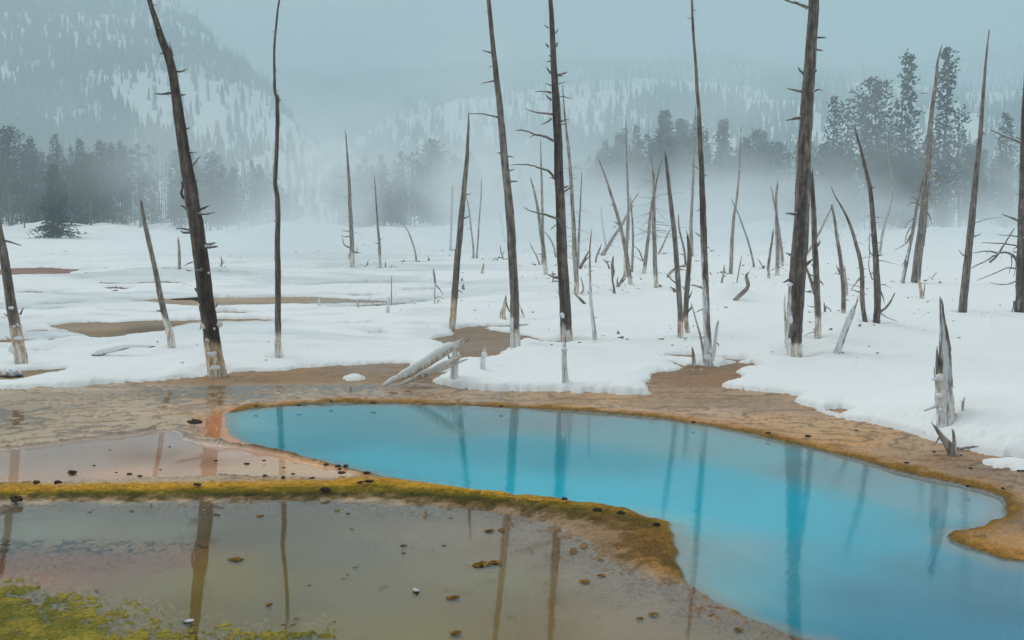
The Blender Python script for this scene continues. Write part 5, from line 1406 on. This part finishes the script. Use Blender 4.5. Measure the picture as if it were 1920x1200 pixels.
# snow-laden brush along the forest edge
for (u, v, wp, hp, lb) in [(1425, 432, 62, .55, 'big snow-heaped brush pile at the forest edge, left of the largest trunk'), (1390, 438, 26, .5, 'small snow-covered bush left of the big brush pile'),
                     (545, 438, 34, .5, 'snow-covered bush at the misty forest edge right of the thin straight trunk'), (1668, 440, 28, .6, 'snow-covered bush between the knobbly and mossy-branched trunks'),
                     (1752, 438, 24, .6, 'snow-covered bush right of the mossy-branched trunk foot'), (190, 418, 40, .5, 'snow-covered bush at the forest edge on the left'), (120, 432, 60, .3, 'low snowy hump under the dark reddish conifer')]:
    d = G(u, v)[1] if v > 425 else 150
    d = min(d, 128)
    p = P(u, v, d)
    SEED[0] += 1
    r = px2m(wp, d) / 2
    rt = empty('snowy_bush', (p[0], d, 0))
    tagg(rt, lb, 'bush')
    rng = np.random.default_rng(SEED[0])
    VV, F4s, F3s, off = [], [], [], 0
    for q in range(10):
        cc = (rng.normal(0, r * .45), rng.normal(0, r * .3), r * hp * rng.uniform(.4, 1.2) + .2)
        Vb, f4, f3 = blob(cc, r * rng.uniform(.25, .42), SEED[0] + q, (1.1, 1, .7))
        VV.append(Vb); F4s.append(f4 + off); F3s.append(f3 + off); off += len(Vb)
    mesh_np('snow_cover', np.vstack(VV), [np.vstack(F4s), np.vstack(F3s)], M_PSNOW, None, None, rt)
    Vt, Ft = [], []
    for q in range(160):
        a = rng.uniform(0, 6.28); rr = r * rng.uniform(.2, .9)
        c = np.array([math.cos(a) * rr, math.sin(a) * rr * .8, rng.uniform(0, r * hp)]); dd = np.array([math.cos(a) * .5, math.sin(a) * .5, rng.uniform(.2, 1)]) * r * rng.uniform(.2, .5)
        b_ = len(Vt)
        sv = np.cross(dd, [0.3, 0.2, 1]); sv = sv / np.linalg.norm(sv) * .02
        Vt.extend([c - sv, c + sv, c + dd]); Ft.append((b_, b_ + 1, b_ + 2))
    mesh_np('brushwood', np.array(Vt), np.array(Ft), M_ROCK, np.tile(lin(96, 88, 78), (len(Vt), 1)), None, rt, smooth=False)

# ------------------------------------------------------------------ hills
def hill(name, u0, u1, ridge, y0, y1, nu, nv_, seed, back=1.5):
    """a real slope rising from distance y0 to its crest at y1; ridge gives the skyline"""
    us = np.linspace(u0, u1, nu)
    t = np.linspace(0, back, nv_)
    Xg = np.zeros((nv_, nu)); Yg = np.zeros((nv_, nu)); Zg = np.zeros((nv_, nu))
    for j, u in enumerate(us):
        y0_, y1_ = y0(u), y1(u)
        crest = P(u, ridge(u), y1_)
        x0 = P(u, 400, y0_)[0]
        for i, tt in enumerate(t):
            yy = y0_ + (y1_ - y0_) * tt
            xx = x0 + (crest[0] - x0) * tt
            hh = crest[2] * (tt ** 0.9 if tt <= 1 else 1 - 0.5 * (tt - 1))
            Xg[i, j], Yg[i, j], Zg[i, j] = xx, yy, hh
    amp = np.clip(t, 0.0, 1.0)[:, None] * 1.0
    Zg = Zg * (1 + 0.10 * fbm(Xg, Yg, 0.006, 4, seed) * sst(0.0, 0.3, amp)) + 4 * fbm(Xg, Yg, 0.02, 3, seed + 7) * sst(0, .2, amp)
    Zg[0] -= 3
    i = np.arange(nv_ - 1)[:, None] * nu + np.arange(nu - 1)[None, :]
    Ff = np.stack([i, i + 1, i + nu + 1, i + nu], -1).reshape(-1, 4)
    Vv = np.stack([Xg, Yg, Zg], -1).reshape(-1, 3)
    o = mesh_np(name, Vv, Ff, M_SNOW, np.tile([0.84, 0.87, 0.89], (len(Vv), 1)))
    tagg(o, kind='structure')
    return Xg, Yg, Zg

def far_forest(name, grid, n, dens, hr, seed, color, smax=1e9):
    Xg, Yg, Zg = grid
    nv_, nu = Xg.shape
    rng = np.random.default_rng(seed)
    fi = rng.random(n * 4) * (nv_ - 1.001); fj = rng.random(n * 4) * (nu - 1.001)
    i0, j0 = fi.astype(int), fj.astype(int); a, b = fi - i0, fj - j0
    bl = lambda A: (A[i0, j0] * (1 - a) * (1 - b) + A[i0 + 1, j0] * a * (1 - b) + A[i0, j0 + 1] * (1 - a) * b + A[i0 + 1, j0 + 1] * a * b)
    x, y, z = bl(Xg), bl(Yg), bl(Zg)
    k = rng.random(len(x)) < dens(x, y, z, fi / (nv_ - 1))
    x, y, z = x[k][:n], y[k][:n], z[k][:n]
    m = len(x)
    h = rng.uniform(hr[0], hr[1], m) * (1 + 0.25 * rng.normal(0, 1, m)).clip(.5, 1.6)
    r = h * rng.uniform(0.09, 0.17, m)
    sides = 5
    th = np.linspace(0, 2 * np.pi, sides, endpoint=False)
    lay = [(0.05, 1.0), (0.45, 0.55), (0.42, 0.8), (1.0, 0.02)]
    V = np.zeros((m, len(lay) * sides, 3))
    for q, (hz, rz) in enumerate(lay):
        for s in range(sides):
            aa = th[s] + rng.random(m) * 0.9
            rr = r * rz * rng.uniform(.7, 1.3, m)
            V[:, q * sides + s, 0] = x + rr * np.cos(aa)
            V[:, q * sides + s, 1] = y + rr * np.sin(aa)
            V[:, q * sides + s, 2] = z + h * hz * rng.uniform(.93, 1.05, m) - 0.3
    fs = []
    for q in (0, 2):
        for s in range(sides):
            fs.append((q * sides + s, q * sides + (s + 1) % sides, (q + 1) * sides + (s + 1) % sides, (q + 1) * sides + s))
    Ff = (np.array(fs)[None] + (np.arange(m) * len(lay) * sides)[:, None, None]).reshape(-1, 4)
    c = np.tile(color, (m, 1)) * rng.uniform(.6, 1.5, (m, 1))
    o = mesh_np(name, V.reshape(-1, 3), Ff, M_FAR, np.repeat(c, len(lay) * sides, 0), smooth=False)
    tagg(o, kind='stuff')
    return o

LH = hill('left_mountain', -420, 700, ip([-420, 0, 200, 330, 420, 480, 560, 640, 700], [-100, -95, -80, -10, 75, 150, 240, 330, 385]), ip([-420, 700], [240, 300]), ip([-420, 200, 700], [640, 700, 520]), 90, 60, 201, 1.3)
def dl(x, y, z, t):
    f = fbm(x * .6 + 1.1 * z, z * 1.6 - x * .5, 0.02, 5, 211) * 1.3 + 0.35 * fbm(x, z * 1.5, 0.08, 3, 215) + 0.2 * sst(.4, .1, t) + 0.06
    return (sst(0.10, 0.45, f) * 0.75 + 0.06) * np.where(t > .25, .42, .8)
far_forest('mountain_forest', LH, 14000, dl, (3.0, 7.5), 301, np.array([0.10, 0.105, 0.105]))
RH = hill('right_ridge', 560, 2500, ip([560, 640, 850, 1100, 1400, 1920, 2500], [300, 240, 165, 150, 160, 158, 150]), ip([560, 2500], [420, 300]), ip([560, 2500], [1050, 950]), 120, 50, 221, 1.15)
def dr(x, y, z, t):
    f = fbm(x, z * 2.5, 0.012, 4, 231) + 0.4 * fbm(x, z * 2, 0.05, 3, 235)
    low = sst(0.5, 0.2, t) * 0.6
    return np.clip(sst(0.1, 0.5, f) * 0.6 + 0.05 + low * sst(-.3, .2, f) + 0.5 * sst(.93, 1.0, t), 0, 1) * .7
far_forest('ridge_forest', RH, 12000, dr, (5, 12), 311, np.array([0.07, 0.075, 0.075]))
BH = hill('back_ridge', 300, 2700, ip([300, 640, 850, 1100, 1400, 1700, 1920, 2700], [180, 160, 142, 138, 131, 125, 118, 105]), ip([300, 2700], [1100, 1050]), ip([300, 2700], [1290, 1250]), 120, 30, 241, 1.1)
far_forest('back_ridge_forest', BH, 15000, lambda x, y, z, t: np.where(t > .3, 0.95, .2), (9, 15), 321, np.array([0.04, 0.045, 0.045]))

# the snow sinks a little around each trunk, with a soft lip round the hollow
zz_ = Zs.copy()
for (wx_, wy_, wr_) in WELLS:
    kk = np.where((np.abs(X - wx_) < 1.2) & (np.abs(Y - wy_) < 1.2))[0]
    dd_ = np.hypot(X[kk] - wx_ + 0.05 * fbm(X[kk], Y[kk], 3, 2, 9), (Y[kk] - wy_))
    a_ = max(wr_, 0.05)
    zz_[kk] += -min(0.10, a_ * 0.75) * np.exp(-(dd_ / (a_ * 1.7)) ** 2) + min(0.03, a_ * .25) * np.exp(-((dd_ - a_ * 3.6) / (a_ * 1.5)) ** 2)
co = np.stack([X, Y, np.maximum(zz_, 0.0)], 1).astype(np.float32)
sn_o.data.vertices.foreach_set('co', co.reshape(-1))
sn_o.data.update()

# bark litter and broken twigs lying on the snow
LV, LF = [], []
lrg = np.random.default_rng(91)
for q in range(900):
    if q < 650 and WELLS:
        wx_, wy_, wr_ = WELLS[lrg.integers(len(WELLS))]
        px_, py_ = wx_ + lrg.normal(0, .45), wy_ + lrg.normal(0, .6)
    else:
        py_ = lrg.uniform(17, 80); px_ = lrg.uniform(-.42, .48) * py_
    if snow_sdf(np.array([px_]), np.array([py_]))[0] < .15: continue
    pz_ = gz(px_, py_) + 0.004
    ln_ = lrg.uniform(.01, .05) * (1 + py_ / 30) * (2.2 if lrg.random() < .12 else 1); aa_ = lrg.uniform(0, 6.28); th_ = ln_ * lrg.uniform(.08, .35) 
    d_ = np.array([math.cos(aa_), math.sin(aa_), lrg.uniform(0, .35)]) * ln_; s_ = np.array([-math.sin(aa_), math.cos(aa_), 0]) * th_
    c_ = np.array([px_, py_, pz_]); b_ = len(LV)
    LV += [c_ - s_, c_ + s_, c_ + np.array([0, 0, th_]), c_ + d_]
    LF += [(b_, b_ + 1, b_ + 3), (b_ + 1, b_ + 2, b_ + 3), (b_ + 2, b_, b_ + 3), (b_, b_ + 2, b_ + 1)]
o = mesh_np('twig_litter', np.array(LV), np.array(LF), M_WOOD, np.tile(lin(104, 92, 82), (len(LV), 1)), smooth=False)
tagg(o, kind='stuff')

# falling snow
fr_n = 520
FV, FF = [], []
frg = np.random.default_rng(77)
for q in range(fr_n):
    yy = frg.uniform(4.5, 34) ; uu = frg.uniform(-60, 1980); vv = frg.uniform(-40, 1000)
    p = P(uu, vv, yy)
    if p[2] < 0.25: continue
    a = frg.normal(0, 1, (4, 3)); a /= np.linalg.norm(a, axis=1)[:, None]
    r_ = frg.uniform(0.0022, 0.0055)
    b_ = len(FV)
    for w_ in a: FV.append(p + w_ * r_ * frg.uniform(.6, 1.3))
    FF += [(b_, b_ + 1, b_ + 2), (b_, b_ + 2, b_ + 3), (b_, b_ + 3, b_ + 1), (b_ + 1, b_ + 3, b_ + 2)]
o = mesh_np('snowflakes', np.array(FV), np.array(FF), M_PSNOW, smooth=False)
tagg(o, kind='stuff')

# ------------------------------------------------------------------ haze and steam
def box(name, x0, x1, y0, y1, z0, z1):
    V = np.array([(x, y, z) for z in (z0, z1) for y in (y0, y1) for x in (x0, x1)], float)
    Ff = np.array([(0, 2, 3, 1), (4, 5, 7, 6), (0, 1, 5, 4), (2, 6, 7, 3), (0, 4, 6, 2), (1, 3, 7, 5)])
    return V, Ff

m, n, o = new_mat('haze_air')
pv = nd(n, 'ShaderNodeVolumePrincipled')
pv.inputs['Color'].default_value = (0.62, 0.785, 0.85, 1)
pv.inputs['Density'].default_value = 0.0021
pv.inputs['Anisotropy'].default_value = 0.0
n.links.new(pv.outputs[0], o.inputs['Volume'])
V, Ff = box('haze', -2200, 2200, -60, 1700, -16, 190)
hz = mesh_np('haze', V, Ff, m, smooth=False)
tagg(hz, kind='stuff')

def steam(name, x0, x1, y0, y1, z1, dens, nscale, thr, seed, step=0.6, zpow=1.6, col=(0.95, 0.985, 1.0)):
    m, n, o = new_mat(name + '_vapour')
    pv = nd(n, 'ShaderNodeVolumePrincipled')
    pv.inputs['Color'].default_value = (*col, 1)
    tc = nd(n, 'ShaderNodeTexCoord')
    mp = nd(n, 'ShaderNodeMapping')
    mp.inputs['Scale'].default_value = (nscale, nscale * 0.8, nscale * 1.6)
    mp.inputs['Location'].default_value = (seed * 3.1, seed * 1.7, 0)
    n.links.new(tc.outputs['Object'], mp.inputs['Vector'])
    n1 = nd(n, 'ShaderNodeTexNoise', Scale=1.0, Detail=3.0, Roughness=0.55, Distortion=0.6)
    n.links.new(mp.outputs[0], n1.inputs['Vector'])
    sp_ = nd(n, 'ShaderNodeSeparateXYZ')
    n.links.new(tc.outputs['Object'], sp_.inputs[0])
    # object space runs -1..1 over the cloud: soft ellipsoid falloff, thinning upwards
    def mth(op, a, b=None, c=None):
        x = nd(n, 'ShaderNodeMath', operation=op)
        for q, val in enumerate((a, b, c)):
            if val is None: continue
            if isinstance(val, (int, float)): x.inputs[q].default_value = val
            else: n.links.new(val, x.inputs[q])
        return x.outputs[0]
    fx = mth('SUBTRACT', 1.0, mth('POWER', mth('ABSOLUTE', mth('DIVIDE', sp_.outputs[0], (x1 - x0) / 2)), 2.5))
    fy = mth('SUBTRACT', 1.0, mth('POWER', mth('ABSOLUTE', mth('DIVIDE', sp_.outputs[1], (y1 - y0) / 2)), 2.5))
    fz = mth('POWER', mth('MAXIMUM', mth('SUBTRACT', 1.0, mth('DIVIDE', sp_.outputs[2], z1)), 0.0), zpow)
    nz = mth('MAXIMUM', mth('MULTIPLY', mth('SUBTRACT', n1.outputs['Fac'], thr), 1.0 / (1.0 - thr)), 0.0)
    de = mth('MULTIPLY', mth('MULTIPLY', mth('MAXIMUM', fx, 0.0), mth('MAXIMUM', fy, 0.0)), mth('MULTIPLY', fz, nz))
    n.links.new(mth('MULTIPLY', de, dens), pv.inputs['Density'])
    n.links.new(pv.outputs[0], o.inputs['Volume'])
    V, Ff = box(name, -(x1 - x0) / 2, (x1 - x0) / 2, -(y1 - y0) / 2, (y1 - y0) / 2, 0.0, z1)
    c = mesh_np(name, V, Ff, m, smooth=False, loc=((x0 + x1) / 2, (y0 + y1) / 2, 0.0))
    tagg(c, kind='stuff')
    return c
steam('steam', -30, 28, 44, 150, 20, 0.36, 0.06, 0.49, 3, col=(0.90, 0.96, 0.99), zpow=2.0)
steam('steam', -5, 75, 58, 140, 10, 0.26, 0.07, 0.48, 8, col=(0.90, 0.96, 0.99))
steam('mountain_mist', -190, 60, 190, 330, 130, 0.020, 0.011, 0.36, 5, col=(0.80, 0.90, 0.94), zpow=0.6)
